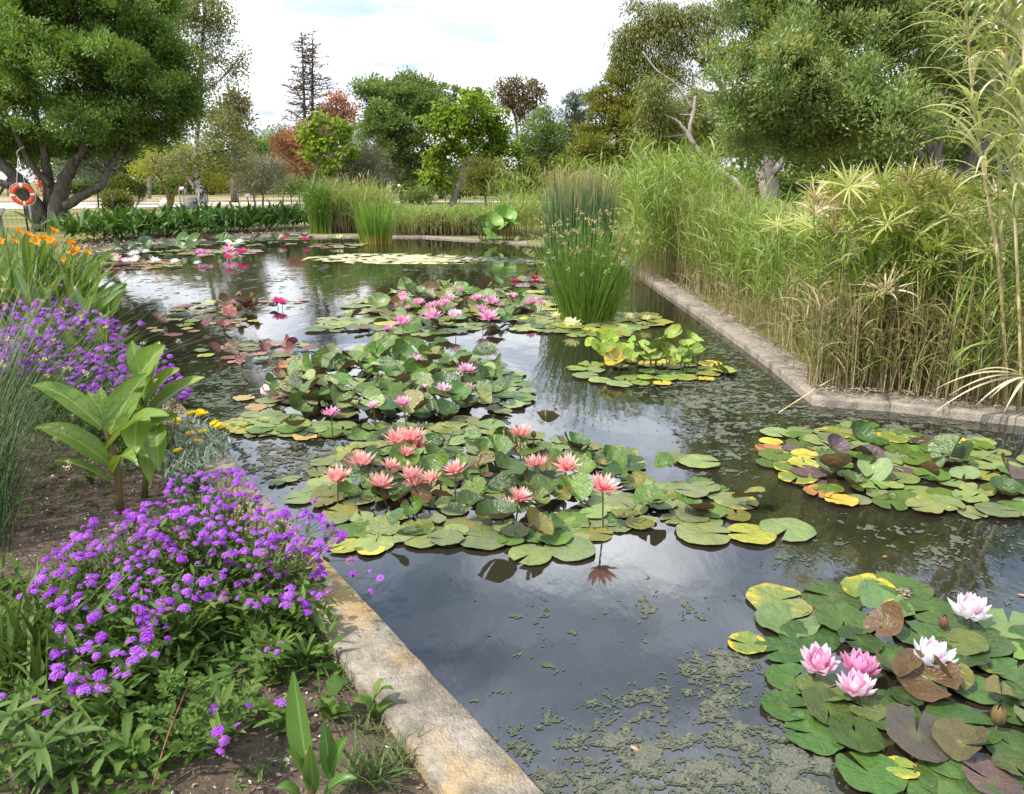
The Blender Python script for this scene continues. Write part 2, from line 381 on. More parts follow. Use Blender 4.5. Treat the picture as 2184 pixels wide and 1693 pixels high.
kerb('pond_kerb', FARP[:3], .34, .055, 2.4, '', M_kerb2)
kerb('pond_kerb', [FARP[2] + np.array([.02, -.25, 0])] + FARP[3:], .26, .045, 2.2, '', M_kerb2)
kerb('pond_kerb', [FARP[-1]] + RP[:4], .30, .065, 1.9, '', M_kerb2)
kerb('pond_kerb', RP[3:] + RP2, .30, .062, .85, '', M_kerb2)
# ------------------------------------------------------------------ water lilies
def padmat(name, under, gloss=.32, dust=.5, yellow=0.0):
    t = NT(name); oi = t.n('ShaderNodeObjectInfo'); co = t.coord('Object'); rnd = oi.outputs['Random']
    sx = t.n('ShaderNodeSeparateXYZ'); t.l(co, sx.inputs[0])
    ang = t.math('ARCTAN2', sx.outputs[1], sx.outputs[0]); rad = t.math('SQRT', t.math('ADD', t.math('POWER', sx.outputs[0], 2.0), t.math('POWER', sx.outputs[1], 2.0)))
    off = t.n('ShaderNodeVectorMath', operation='ADD'); t.l(co, off.inputs[0]); k = t.n('ShaderNodeCombineXYZ'); t.l(t.math('MULTIPLY', rnd, 37.0), k.inputs[0]); t.l(t.math('MULTIPLY', rnd, 91.0), k.inputs[1]); t.l(k.outputs[0], off.inputs[1]); q = off.outputs[0]
    c = oi.outputs['Color']
    c = t.mix(t.rng(t.noise(1.6, 4, q), .35, .68, 0, .75), c, t.mix(1.0, c, (1.55, 1.3, .9), 'MULTIPLY'))
    c = t.mix(t.rng(rad, .0, .30, .40, 0), c, (.15, .18, .03))                                    # paler yellow-green heart
    vein = t.math('ABSOLUTE', t.math('SINE', t.math('MULTIPLY', ang, 9.0)))
    c = t.mix(t.rng(vein, 0, .13, .16, 0), c, t.mix(1.0, c, (1.7, 1.6, 1.3), 'MULTIPLY'))
    dn_ = t.math('MULTIPLY', t.rng(t.noise(30, 5, q, .8), .53, .66), t.rng(t.noise(2.2, 3, q), .35, .62))
    c = t.mix(t.math('MULTIPLY', dn_, t.math('MULTIPLY', t.rng(rnd, 0, 1, .35, 1), dust * .65)), c, (.36, .38, .22))   # dried scum on the leaf
    # patches of yellowing at the rim of some leaves
    yz = t.math('MULTIPLY', t.rng(t.math('ADD', t.math('MULTIPLY', rad, .55), t.math('MULTIPLY', t.noise(1.5, 5, q, .65), 1.7)), 1.30, 1.48), t.rng(t.math('FRACT', t.math('MULTIPLY', rnd, 7.31)), .90 - yellow, 1.05 - yellow))
    c = t.mix(yz, c, (.55, .36, .03))
    br = t.math('MULTIPLY', t.rng(t.noise(4.5, 4, q, .7), .66, .74), t.rng(t.math('FRACT', t.math('MULTIPLY', rnd, 13.7)), .4, .8))
    c = t.mix(br, c, (.10, .06, .025))
    c = t.mix(t.rng(rad, .955, .99, 0, .45), c, (.12, .07, .03))
    bf = t.n('ShaderNodeNewGeometry').outputs['Backfacing']
    c = t.mix(bf, c, under)
    h = t.math('ADD', t.math('MULTIPLY', t.math('POWER', vein, .5), .12), t.noise(4, 4, q))
    a = t.princ(c, t.math('ADD', t.math('MULTIPLY', dn_, .4), gloss), .46, t.bump(h, .40, .03))
    tr = t.n('ShaderNodeBsdfTranslucent'); t.l(c, tr.inputs[0]); m = t.n('ShaderNodeMixShader'); m.inputs[0].default_value = .12; t.l(a, m.inputs[1]); t.l(tr.outputs[0], m.inputs[2])
    return t.done(m.outputs[0])
M_pad = padmat('lily_pad_green', (.12, .075, .03), .28, .35, -.1)
M_pady = padmat('lily_pad_yellowing', (.16, .12, .04), .34, .9, 1.0)
M_padl = padmat('lotus_leaf', (.13, .19, .035), .4, .1, -.2)
M_padf = padmat('lily_pad_floating', (.15, .10, .05), .36, .95, 0)
M_padd = padmat('lily_pad_dark', (.09, .02, .03), .25, .6, .1)
M_padr = padmat('lily_pad_reddish', (.10, .02, .03), .3, .5)

def padmesh(name, kind, mat, seed, n=36):
    g = np.random.default_rng(seed); op = g.uniform(.05, .22); a = np.linspace(op, 2 * PI - op, n)
    rings = [.22, .45, .68, .87, 1.0]; V = [[0.02, 0, 0]]
    p1, p2, p3 = g.random(3) * 6; wv = {'flat': .022, 'wavy': .06, 'cup': .07, 'fold': .07, 'curl': .07}[kind]
    fold_ax = g.random() * 2 * PI; cv = g.uniform(.35, .8); q1, q2 = g.random(2) * 6
    for r in rings:
        rr = r * (1 + (.03 * np.sin(2 * a + p1) + .018 * np.sin(5 * a + p2) + .012 * np.sin(9 * a + p3)) * r)
        rr = rr * np.where(np.minimum(a, 2 * PI - a) < op + .25, .97, 1)
        x, y = rr * np.cos(a), rr * np.sin(a) * .97
        z = wv * r * r * (np.sin(3 * a + p2) + .7 * np.sin(7 * a + p1) + .5 * np.sin(13 * a + p3)) * .6
        d = x * math.cos(fold_ax) + y * math.sin(fold_ax)
        z = z + .010 * r * np.sin(11 * a + q1) * (1 - .5 * r) + .03 * np.sin(2.6 * x + q1) * np.sin(2.9 * y + q2)
        if kind == 'flat': z = z + .035 * (1 - r * r)
        if kind == 'wavy': z = z + .05 * r * r
        if kind == 'cup': z = z + cv * r ** 2
        if kind == 'fold': z = z + cv * 1.15 * abs(d) ** 1.3
        if kind == 'curl': z = z + cv * 1.5 * np.maximum(0, d - .1) ** 1.6 + .06 * r * r
        V += np.stack([x, y, z], -1).tolist()
    T = [[0, 1 + i, 2 + i] for i in range(n - 1)]; Q = []
    for k in range(len(rings) - 1):
        for i in range(n - 1):
            b = 1 + k * n + i; Q.append([b, b + n, b + n + 1, b + 1])
    return MB().add(V, Q, T, .5, .5).mesh(name, mat, smooth=True)
PADS = {}
for key, mat in (('y', M_pady), ('l', M_padl), ('g', M_pad), ('f', M_padf), ('d', M_padd), ('r', M_padr)):
    for kind, cnt in (('flat', 6), ('wavy', 4), ('cup', 4), ('fold', 4), ('curl', 5)):
        PADS[key, kind] = [padmesh('lily_pad', kind, mat, 100 + i * 7 + len(kind) * 31) for i in range(cnt)]
def pad(root, xy, r, key='g', kind='flat', color=(.07, .12, .03), z=.004, tilt=0, taz=None, rot=None, name='lily_pad', label=None):
    o = bpy.data.objects.new(name, random.choice(PADS[key, kind])); col.objects.link(o); o.parent = root
    b = root['_o']; taz = random.random() * 2 * PI if taz is None else taz; rot = random.random() * 2 * PI if rot is None else rot
    ax = Vector((-math.sin(taz), math.cos(taz), 0))
    R = Matrix.Rotation(-tilt, 4, ax) @ Matrix.Rotation(rot, 4, 'Z') @ Matrix.Scale(r, 4)
    o.matrix_local = Matrix.Translation((xy[0] - b[0], xy[1] - b[1], z + abs(math.sin(tilt)) * r * .55 - b[2])) @ R
    j = np.array(color) * rng.uniform(.75, 1.3) * rng.uniform(.9, 1.12, 3); o.color = (*j, 1)
    if label: o['label'] = label
    return o
PC = {'deep': (.042, .088, .020), 'green': (.060, .115, .017), 'light': (.14, .185, .066), 'olive': (.11, .115, .025), 'dark': (.030, .062, .012), 'brown': (.10, .055, .025), 'purple': (.075, .045, .055), 'yellow': (.42, .33, .05),
      'ygreen': (.24, .26, .04), 'red': (.14, .045, .04), 'pink': (.24, .12, .11), 'rust': (.24, .11, .04), 'grey': (.13, .17, .08), 'lotus': (.17, .25, .035)}
def pick(d):
    k = list(d); return PC[random.choices(k, [d[q] for q in k])[0]]
def scatter(root, pxpoly, spacing, rr, key, cols, raised=0.0, raised_poly=None, maxn=300, kinds=('flat', 'flat', 'wavy'), rh=.10, rcols=None, tilt=.04, zmax=.022):
    poly = [G(x, y, 0)[:2] for x, y in pxpoly]; rp = [G(x, y, .05)[:2] for x, y in raised_poly] if raised_poly else None
    P = sample_poly(poly, 5000); kept = []; grid = {}
    for q in P:
        c = (int(q[0] // spacing), int(q[1] // spacing)); ok = True
        for i in (-1, 0, 1):
            for j in (-1, 0, 1):
                for e in grid.get((c[0] + i, c[1] + j), ()):
                    if (e[0] - q[0]) ** 2 + (e[1] - q[1]) ** 2 < spacing ** 2: ok = False
        if ok: grid.setdefault(c, []).append(q); kept.append(q)
        if len(kept) >= maxn: break
    cen = np.mean(poly, axis=0)
    for q in kept:
        r = rng.uniform(*rr); up = raised
        if rp is not None: up = raised if inpoly(np.array([q]), rp)[0] else raised * .06
        if rng.random() < up:
            k = random.choice(('cup', 'fold', 'fold', 'curl', 'curl', 'wavy'))
            pad(root, q, r * rng.uniform(.8, 1.05), 'g' if key == 'f' else key, k, pick(rcols or cols), z=rng.uniform(.02, rh), tilt=rng.uniform(.1, .75), taz=PI / 2 + rng.normal() * 1.3)
        else: pad(root, q, r, key, random.choice(kinds), pick(cols), z=rng.uniform(.003, zmax), tilt=rng.uniform(0, tilt))
    return kept

# flowers
def petalmat(name, c0, c1, back=None, transl=.35, vary=0):
    t = NT(name); v = t.attr('v'); c = t.ramp(v, [(0, c0), (.75, c1)])
    if vary: c = t.mix(t.rng(t.attr('r'), .45, .9, 0, vary), c, tuple(min(.9, x * 1.22 + .02) for x in c1)); c = t.mix(t.rng(t.attr('r'), 0, .4, vary, 0), c, tuple(x * .55 for x in c0))
    c = t.mix(t.rng(t.n('ShaderNodeObjectInfo').outputs['Random'], 0, 1, 0, .25), c, c0)
    a = t.princ(c, .5, .2); tr = t.n('ShaderNodeBsdfTranslucent'); t.l(c, tr.inputs[0]); m = t.n('ShaderNodeMixShader'); m.inputs[0].default_value = transl; t.l(a, m.inputs[1]); t.l(tr.outputs[0], m.inputs[2]); return t.done(m.outputs[0])
M_salmon = petalmat('salmon_petal', (.80, .20, .25), (.88, .54, .47)); M_pinkw = petalmat('pink_white_petal', (.78, .24, .42), (.88, .76, .80)); M_white = petalmat('white_petal', (.84, .78, .80), (.88, .86, .85))
M_pink = petalmat('pink_petal', (.74, .20, .42), (.84, .50, .64)); M_deep = petalmat('deep_pink_petal', (.55, .08, .26), (.78, .38, .56)); M_mag = petalmat('magenta_petal', (.62, .02, .20), (.75, .10, .32)); M_cream = petalmat('cream_petal', (.80, .72, .25), (.86, .83, .52))
M_crim = petalmat('crimson_petal', (.38, .01, .05), (.50, .03, .09))
t = NT('stamen'); M_stamen = t.done(t.princ(t.ramp(t.attr('v'), [(0, (.75, .28, .12)), (1, (.80, .50, .06))]), .6, .2))
M_stem = leafmat('lily_stem', [(.10, .07, .03), (.08, .10, .03)], transl=.05)
def petal_mesh(mat, nm, L=1.0, W=.34, cup=.45, curl=.7, prof='spear', K=5, M=3):
    mb = MB(); ribbons(mb, [[0, 0, 0]], 0, PI / 2 - .05, -curl, L, W, K, M, fold=-cup, prof=prof, r=.5); return mb.mesh(nm, mat, smooth=True)
PET = {}
def petals(mat, style):
    if (mat.name, style) not in PET:
        W, cup, curl = {'pointed': (.29, .55, .35), 'round': (.46, .65, .8)}[style]
        PET[mat.name, style] = petal_mesh(mat, 'petal', 1, W, cup, curl, 'spear' if style == 'pointed' else 'lance')
    return PET[mat.name, style]
STA = {}
def stamens_mesh():
    if 'm' not in STA:
        mb = MB(); n = 34; az = rng.random(n) * 2 * PI; ribbons(mb, np.stack([np.cos(az) * .06, np.sin(az) * .06, 0 * az], -1), az, rng.uniform(.1, .8, n), -.5, rng.uniform(.25, .36, n), .05, 2, 2, prof='stem')
        STA['m'] = mb.mesh('flower', M_stamen)
    return STA['m']
def lily(root, pos, size, mat, style='pointed', openness=1.0, detail=True, stem=True, tilt=.2, matin=None):
    b = Vector(root['_o']); R = Matrix.Rotation(rng.uniform(-tilt, tilt), 4, 'X') @ Matrix.Rotation(rng.uniform(-tilt, tilt), 4, 'Y'); base = Matrix.Translation(Vector(pos) - b) @ R @ Matrix.Scale(size / 2, 4)
    rings = [(8, .08, 1.0), (7, .42, .98), (7, .75, .9), (6, 1.05, .78), (5, 1.28, .6)]
    if detail:
        f = link('flower', stamens_mesh(), root); f.matrix_local = base
        for k, (n, el, L) in enumerate(rings):
            for i in range(n):
                p = link('petal', petals(matin if (matin and k > 1) else mat, style), f); a = 2 * PI * (i + .5 * (k % 2)) / n + rng.normal() * .09
                p.matrix_local = Matrix.Rotation(a, 4, 'Z') @ Matrix.Rotation(-(el * openness + rng.normal() * .09 + .12 * (openness < .9)), 4, 'Y') @ Matrix.Scale(L * rng.uniform(.92, 1.06), 4)
    else:
        mb = MB()
        for k, (n, el, L) in enumerate(rings[:4] if size < .2 else rings):
            az = 2 * PI * (np.arange(n) + .5 * (k % 2)) / n + rng.normal(size=n) * .1
            ribbons(mb, np.zeros((n, 3)), az, PI / 2 - el * openness + rng.normal(size=n) * .1, -.45, L, .3, 3, 3, fold=-.5, prof='spear', r=.5)
        f = link('flower', mb.mesh('flower', mat, smooth=True), root); f.matrix_local = base
    if stem and pos[2] > .05:
        mb = MB(); q = np.array([[pos[0] + rng.normal() * .02, pos[1] + rng.normal() * .02, -.03], [*pos]]); tube(mb, smoothline(q, 4), .0045, 6); mb.build('stem', M_stem, root)
    return f
def bud(root, pos, h, mat=None, col_=None):
    mb = MB(); az = np.arange(6) * PI / 3; ribbons(mb, np.tile(np.array([pos]), (6, 1)), az, .75, -1.25, h, h * .5, 5, 3, fold=-.5, prof='spear', r=rng.random()); mb.build('bud', mat or M_bud, root, True)
    mb = MB(); tube(mb, np.array([[pos[0], pos[1], -.03], pos]), .004, 6); mb.build('stem', M_stem, root)
M_bud = leafmat('bud_green', [(.16, .12, .04), (.10, .05, .04)], transl=.1)

# A: near right, pale pink flowers: leaves one by one as in the photograph
A = thing('water_lily', 'nearest water lily clump, large green pads with five pale pink-and-white flowers', 'water lily', G(1950, 1450))
def ac(cx, cy): return (1800 + cx / 2.874) * .8528, (1400 + cy / 2.874) * .8528
Apads = [(425, 285, 455, 'y'), (485, 430, 440, 'l'), (195, 595, 270, 'y2'), (800, 265, 420, 'g'), (1075, 215, 400, 'y2'), (1300, 200, 390, 'g'), (1190, 350, 370, 'c'), (1520, 370, 410, 'g'), (890, 440, 410, 'g'), (640, 540, 410, 'g'),
         (435, 640, 350, 'g'), (1000, 600, 310, 'k'), (1170, 520, 265, 'b'), (1230, 700, 350, 'g'), (1440, 545, 350, 'g'), (1830, 570, 480, 'g'), (2070, 460, 420, 'l'), (1730, 620, 340, 'o'), (1750, 720, 320, 'k'), (1260, 850, 290, 'o2'),
         (520, 850, 350, 'g'), (770, 950, 410, 'o'), (470, 1055, 330, 'g'), (770, 1110, 360, 'f'), (680, 1250, 410, 'g'), (970, 1280, 370, 'k2'), (1190, 1085, 450, 'g'), (1050, 1090, 230, 'o'), (1490, 930, 400, 'b'), (1610, 900, 300, 'b2'),
         (1740, 1170, 450, 'g'), (1400, 1320, 450, 'bt'), (1730, 1370, 330, 'o2'), (1630, 1470, 260, 'g'), (1080, 1540, 430, 'g'), (1300, 1500, 220, 'y2'), (1640, 1590, 400, 'g'), (1950, 1590, 360, 'p'), (1560, 1690, 360, 'g'), (2110, 1340, 380, 'g'),
         (2010, 950, 310, 'g'), (1830, 920, 340, 'g'), (2110, 650, 220, 'yg'), (2120, 800, 310, 'g'), (2140, 950, 220, 'g'), (2110, 1500, 270, 'o'), (2020, 1020, 240, 'o2'), (2110, 1110, 220, 'g'), (1600, 760, 260, 'k'), (1980, 760, 260, 'yg'),
         (1330, 1010, 220, 'k'), (2300, 600, 400, 'g'), (2350, 900, 420, 'g'), (2330, 1180, 380, 'o'), (2320, 1450, 400, 'g'), (2250, 1680, 420, 'g'), (1900, 1780, 420, 'g'), (1350, 1760, 360, 'g')]
for i, (cx, cy, wpx, c) in enumerate(Apads):
    X, Y = ac(cx, cy); q = G(X, Y, .01); dist = math.hypot(q[1], CAMH); r = wpx / 2.874 * .8528 * dist * .98 / F / 2 * 1.02
    kw = dict(z=.004 + .0012 * (i % 9), tilt=rng.uniform(.01, .05), kind=random.choice(('flat', 'flat', 'wavy')), color=PC['deep'], key='g')
    kw.update({'y': dict(color=(.13, .18, .05), key='y'), 'y2': dict(color=(.12, .17, .035), key='y'), 'l': dict(color=(.11, .17, .055), key='f'), 'k': dict(color=PC['dark'], kind='wavy', tilt=.12, z=.02), 'k2': dict(color=PC['dark'], kind='wavy', tilt=.12, z=.02), 'c': dict(color=(.075, .135, .05), kind='curl', taz=-.5 * PI, tilt=.05),
               'b': dict(color=(.07, .045, .022), kind='curl', z=.03, tilt=.4, taz=.3), 'b2': dict(color=PC['olive'], kind='fold', z=.03, tilt=.4, taz=PI), 'bt': dict(color=(.065, .050, .040), kind='wavy', z=.03, tilt=.32, taz=PI * .72), 'o': dict(color=(.07, .095, .03), kind='wavy', tilt=.14, z=.018),
               'o2': dict(color=(.08, .075, .028), kind='fold', tilt=.3, z=.025), 'f': dict(color=(.06, .09, .03), kind='wavy', tilt=.30, z=.02, taz=PI * .8), 'p': dict(color=(.075, .06, .05), kind='wavy', tilt=.1, z=.01), 'yg': dict(color=(.12, .19, .03)), 'g': {}}[c])
    pad(A, q, r, **kw)
for cx, cy, s, m, mi, op in [(710, 725, 300, M_pinkw, M_pink, 1), (1000, 760, 300, M_deep, M_deep, .95), (975, 905, 290, M_pinkw, M_pink, 1), (1515, 695, 340, M_white, M_pinkw, .8), (1790, 350, 310, M_white, M_pinkw, .95)]:
    X, Y = ac(cx, cy + 40); q = G(X, Y, .06); lily(A, q, s / 2.874 * .8528 * math.hypot(q[1], 1.6) / F * 1.1, m, 'round', op, matin=mi)
q = G(*ac(1990, 1180), .03); bud(A, q, .075)
q = G(*ac(1600, 490), .03); bud(A, q, .06, leafmat('bud_brown', [(.16, .07, .05), (.12, .05, .04)], transl=.1))

# B: salmon flowers in the middle
Bp = [(660, 1062), (690, 985), (760, 945), (900, 925), (1010, 925), (1230, 940), (1330, 965), (1370, 1020), (1500, 1025), (1590, 1075), (1605, 1105), (1500, 1118), (1330, 1125), (1240, 1150), (1140, 1160), (985, 1160), (930, 1158), (790, 1165), (725, 1155), (700, 1100)]
B = thing('water_lily', 'water lily with many spiky salmon pink flowers held above its pads', 'water lily', G(1050, 1050))
for X, Y, wd, c in [(1500, 1138, 122, 'light'), (1600, 1140, 105, 'ygreen'), (1678, 1130, 118, 'light'), (1215, 1170, 115, 'light'), (1030, 1148, 120, 'light'), (1130, 1184, 95, 'light'), (1490, 985, 92, 'light'), (1430, 975, 72, 'light'), (792, 1172, 62, 'yellow'), (735, 1163, 78, 'ygreen'), (905, 1152, 85, 'light'), (845, 1140, 92, 'light'), (640, 1062, 72, 'light'), (620, 1022, 40, 'light'), (590, 1030, 38, 'light'), (1570, 1070, 95, 'light'), (1200, 1150, 55, 'yellow'), (1185, 1120, 110, 'light')]:
    q = G(X, Y, .008); pad(B, q, wd * math.hypot(q[1], CAMH) * .98 / F / 2, 'f', 'flat', PC[c], z=.012, tilt=.02)
scatter(B, Bp, .074, (.050, .098), 'f', {'light': 5, 'green': 4, 'olive': 2, 'grey': 2}, .62, [(740, 985), (900, 950), (1200, 950), (1330, 985), (1370, 1040), (1200, 1085), (1000, 1110), (800, 1100), (740, 1060)], 285, rh=.11, rcols={'green': 6, 'dark': 5, 'olive': 3, 'brown': 1.5}, tilt=.06)
pad(B, G(1475, 1080, .05), .10, 'g', 'curl', PC['green'], z=.03, tilt=.5, taz=PI)
pad(B, G(1075, 948, .08), .07, 'g', 'fold', PC['dark'], z=.09, tilt=1.0, taz=PI / 2)
def bc(cx, cy): return (560 + cx / 2.4267) * .8528, (820 + cy / 2.4267) * .8528
for cx, cy, s, h in [(1055, 660, 140, .16), (1140, 650, 150, .17), (1165, 690, 140, .12), (1105, 740, 110, .13), (840, 795, 150, .13), (1005, 818, 110, .13), (692, 890, 145, .12), (945, 930, 145, .10), (1140, 875, 130, .15), (1165, 925, 115, .10), (1258, 893, 105, .13), (1408, 842, 125, .14), (1800, 620, 130, .15), (1890, 808, 135, .14), (2080, 818, 130, .16), (1790, 1005, 120, .10), (1708, 1058, 100, .08), (2297, 950, 165, .19)]:
    X, Y = bc(cx, cy + 30); h += .02; q = G(X, Y, h); lily(B, q, s / 2.4267 * .8528 * math.hypot(q[1], 1.5) / F * 1.55, M_salmon, 'pointed', rng.uniform(.66, 1.0), tilt=.4)
bud(B, G(*bc(1878, 668), .15), .05)
bud(B, G(*bc(1120, 850), .1), .045, M_salmon)

# C: upright green leaves, pink flowers
Cp = [(490, 905), (560, 880), (565, 850), (600, 800), (690, 768), (800, 748), (900, 752), (1000, 762), (1060, 778), (1110, 802), (1135, 840), (1125, 865), (1050, 890), (1050, 918), (980, 932), (830, 938), (680, 932), (520, 925)]
C_ = thing('water_lily', 'water lily mound of upright glossy leaves, browning beside a pale stone', 'water lily', G(830, 860))
scatter(C_, Cp, .098, (.065, .115), 'f', {'light': 6, 'green': 4, 'grey': 2}, .92, [(600, 850), (640, 790), (800, 752), (950, 772), (1060, 800), (1080, 850), (1010, 885), (850, 900), (700, 895), (600, 880)], 296, rh=.20, rcols={'green': 8, 'dark': 5, 'light': 2, 'olive': 1})
scatter(C_, [(565, 850), (610, 800), (680, 790), (700, 840), (660, 865), (590, 865)], .12, (.06, .11), 'g', {'rust': 4, 'brown': 3, 'olive': 3, 'pink': 1}, .8, None, 40, rh=.12)
for X, Y, h in [(690, 775, .18), (800, 758, .22), (825, 745, .26), (860, 752, .2), (900, 765, .15), (640, 780, .17)]: pad(C_, G(X, Y, h), .11, 'g', random.choice(('fold', 'curl')), PC['green'], z=h - .05, tilt=.8, taz=PI / 2 + rng.normal() * .6)
scatter(C_, [(490, 905), (560, 885), (640, 905), (640, 930), (520, 925)], .12, (.09, .13), 'f', {'light': 5, 'ygreen': 1}, 0, None, 30)
for X, Y in [(520, 848), (545, 868), (705, 925), (650, 930)]: pad(C_, G(X, Y, .01), .085, 'f', 'wavy', (.38, .26, .10), z=.006, tilt=.03)
for cx, cy, s, h, m in [(1160, 185, 75, .12, M_pink), (1470, 245, 95, .18, M_pink), (1395, 290, 85, .12, M_white), (1330, 358, 85, .13, M_pinkw), (1480, 355, 75, .10, M_pink), (1085, 443, 90, .12, M_pink), (905, 455, 60, .10, M_pink), (650, 505, 85, .10, M_pink), (1215, 343, 45, .10, M_pinkw)]:
    X, Y = bc(cx, cy + 18); h += .07; q = G(X, Y, h); lily(C_, q, s / 2.4267 * .8528 * math.hypot(q[1], 1.5) / F * 1.6, m, 'round', .8 if s > 70 else .55, False)

# D: far-middle, pink flowers
def dc(cx, cy): return (760 + cx / 2.3234) * .8528, (680 + cy / 2.3234) * .8528
D_ = thing('water_lily', 'wide water lily raft full of soft pink flowers in front of the tall rush clump', 'water lily', G(980, 660))
scatter(D_, [dc(*q) for q in [(60, 345), (100, 280), (290, 240), (270, 190), (400, 150), (560, 115), (700, 90), (1000, 95), (1200, 105), (1430, 130), (1470, 180), (1440, 230), (1330, 300), (1200, 310), (900, 350), (750, 375), (400, 345)]], .165, (.10, .165), 'f', {'light': 6, 'ygreen': 2, 'green': 2}, .6, [dc(*q) for q in [(330, 250), (400, 170), (700, 110), (1200, 130), (1350, 200), (1200, 290), (800, 330), (450, 330)]], 290, rh=.13, rcols={'green': 5, 'olive': 3, 'brown': 2, 'light': 3})
for cx, cy, s in [(570, 125, 50), (583, 150, 50), (665, 170, 65), (735, 192, 60), (770, 182, 55), (815, 172, 60), (840, 142, 55), (900, 94, 50), (1000, 144, 55), (1040, 137, 50), (1090, 167, 75), (1215, 132, 50), (1325, 167, 75), (1035, 214, 70), (875, 242, 75), (745, 252, 95), (1075, 257, 95), (575, 285, 95), (490, 320, 65), (600, 197, 35), (1380, 175, 50)]:
    X, Y = dc(cx, cy + 14); q = G(X, Y, .17); lily(D_, q, s / 2.3234 * .8528 * math.hypot(q[1], 1.5) / F * 1.6, M_pinkw if s == 75 and cx == 875 else M_pink, 'round', .8, False)
# E: cream flowers round the rush
E_ = thing('water_lily', 'water lily with pale yellow flowers and flat pads round the foot of the rush clump', 'water lily', G(1290, 690))
scatter(E_, [dc(*q) for q in [(1230, 335), (1400, 240), (1500, 235), (1560, 270), (1850, 245), (2000, 245), (2110, 285), (2070, 320), (1850, 345), (1830, 372), (1600, 372), (1400, 362)]], .155, (.10, .16), 'f', {'light': 5, 'ygreen': 3, 'green': 1}, 0, None, 130)
for cx, cy, s in [(1555, 295, 95), (1885, 250, 65), (1990, 262, 65), (1460, 243, 60), (1535, 268, 45)]:
    X, Y = dc(cx, cy + 14); q = G(X, Y, .08); lily(E_, q, s / 2.3234 * .8528 * math.hypot(q[1], 1.5) / F * 1.35, M_cream, 'pointed', .7, False)
# F: dark patch at the right
F_ = thing('water_lily', 'flowerless water lily with purple-brown and yellow pads near the right kerb corner', 'water lily', G(1950, 1000))
scatter(F_, [(1625, 985), (1650, 920), (1760, 910), (1850, 905), (1950, 930), (2100, 948), (2183, 985), (2330, 1000), (2330, 1120), (2130, 1110), (1950, 1085), (1820, 1075), (1760, 1050), (1690, 1015)], .108, (.065, .11), 'f', {'light': 6, 'green': 5, 'purple': 1.5, 'ygreen': .3, 'grey': 2, 'yellow': .1}, .36, [(1720, 960), (1850, 925), (2050, 960), (2183, 1000), (2183, 1060), (1950, 1060), (1800, 1030)], 230, rh=.07, rcols={'purple': 2, 'dark': 5, 'grey': 5, 'brown': 1})
for X, Y, c in [(1793, 1068, 'yellow'), (1745, 1050, 'rust'), (1715, 970, 'yellow'), (1638, 958, 'rust')]: pad(F_, G(X, Y, .01), .085, 'f', 'wavy', PC[c], z=.015)
for X, Y in [(1860, 1030), (1900, 935), (1690, 1000), (2000, 1070), (1780, 925), (1700, 1020)]: pad(F_, G(X, Y, .01), .11, 'y', 'flat', (.12, .17, .04), z=.018)
pad(F_, G(2025, 985, .05), .11, 'd', 'fold', PC['green'], z=.06, tilt=1.0, taz=0)
# left reddish patches
for px, lab, fl in [([(350, 664), (420, 645), (500, 637), (600, 640), (650, 640), (620, 655), (540, 664), (420, 670)], 'sparse brownish water lily with two touching bright magenta flowers', [(590, 640, .22, M_mag), (602, 642, .18, M_mag), (500, 640, .13, M_pink)]),
                    ([(300, 702), (370, 682), (500, 675), (545, 688), (470, 710), (380, 717)], 'flowerless flat pinkish red water lily, middle of three reddish patches', []),
                    ([(412, 757), (470, 738), (560, 735), (640, 735), (672, 746), (610, 762), (500, 777)], 'sparse water lily of small pinkish pads with dark red curled leaves', [])]:
    L_ = thing('water_lily', lab, 'water lily', np.append(np.mean([G(x, y)[:2] for x, y in px], axis=0), 0))
    scatter(L_, px, .21, (.06, .11), 'r', {'pink': 3, 'light': 4, 'red': 2, 'olive': 2, 'ygreen': 1}, .14, None, 120, rh=.06, rcols={'red': 3, 'brown': 3})
    for X, Y, s, m in fl: lily(L_, G(X, Y + 4, .08), s, m, 'round', .8, False)
    if not fl and px[0][0] > 400:
        for X, Y in [(612, 735), (625, 742), (618, 752), (455, 750), (520, 772), (560, 745)]: pad(L_, G(X, Y, .06), .07, 'r', 'fold', PC['red'], z=.06, tilt=.9, taz=rng.uniform(0, 6))
    elif fl:
        for X, Y in [(480, 645), (512, 650), (530, 652)]: pad(L_, G(X, Y, .08), .095, 'r', 'curl', PC['brown'], z=.06, tilt=.7, taz=rng.uniform(0, 6))
        for X, Y in [(510, 662), (545, 652), (540, 640)]: bud(L_, G(X, Y, .1), .12)
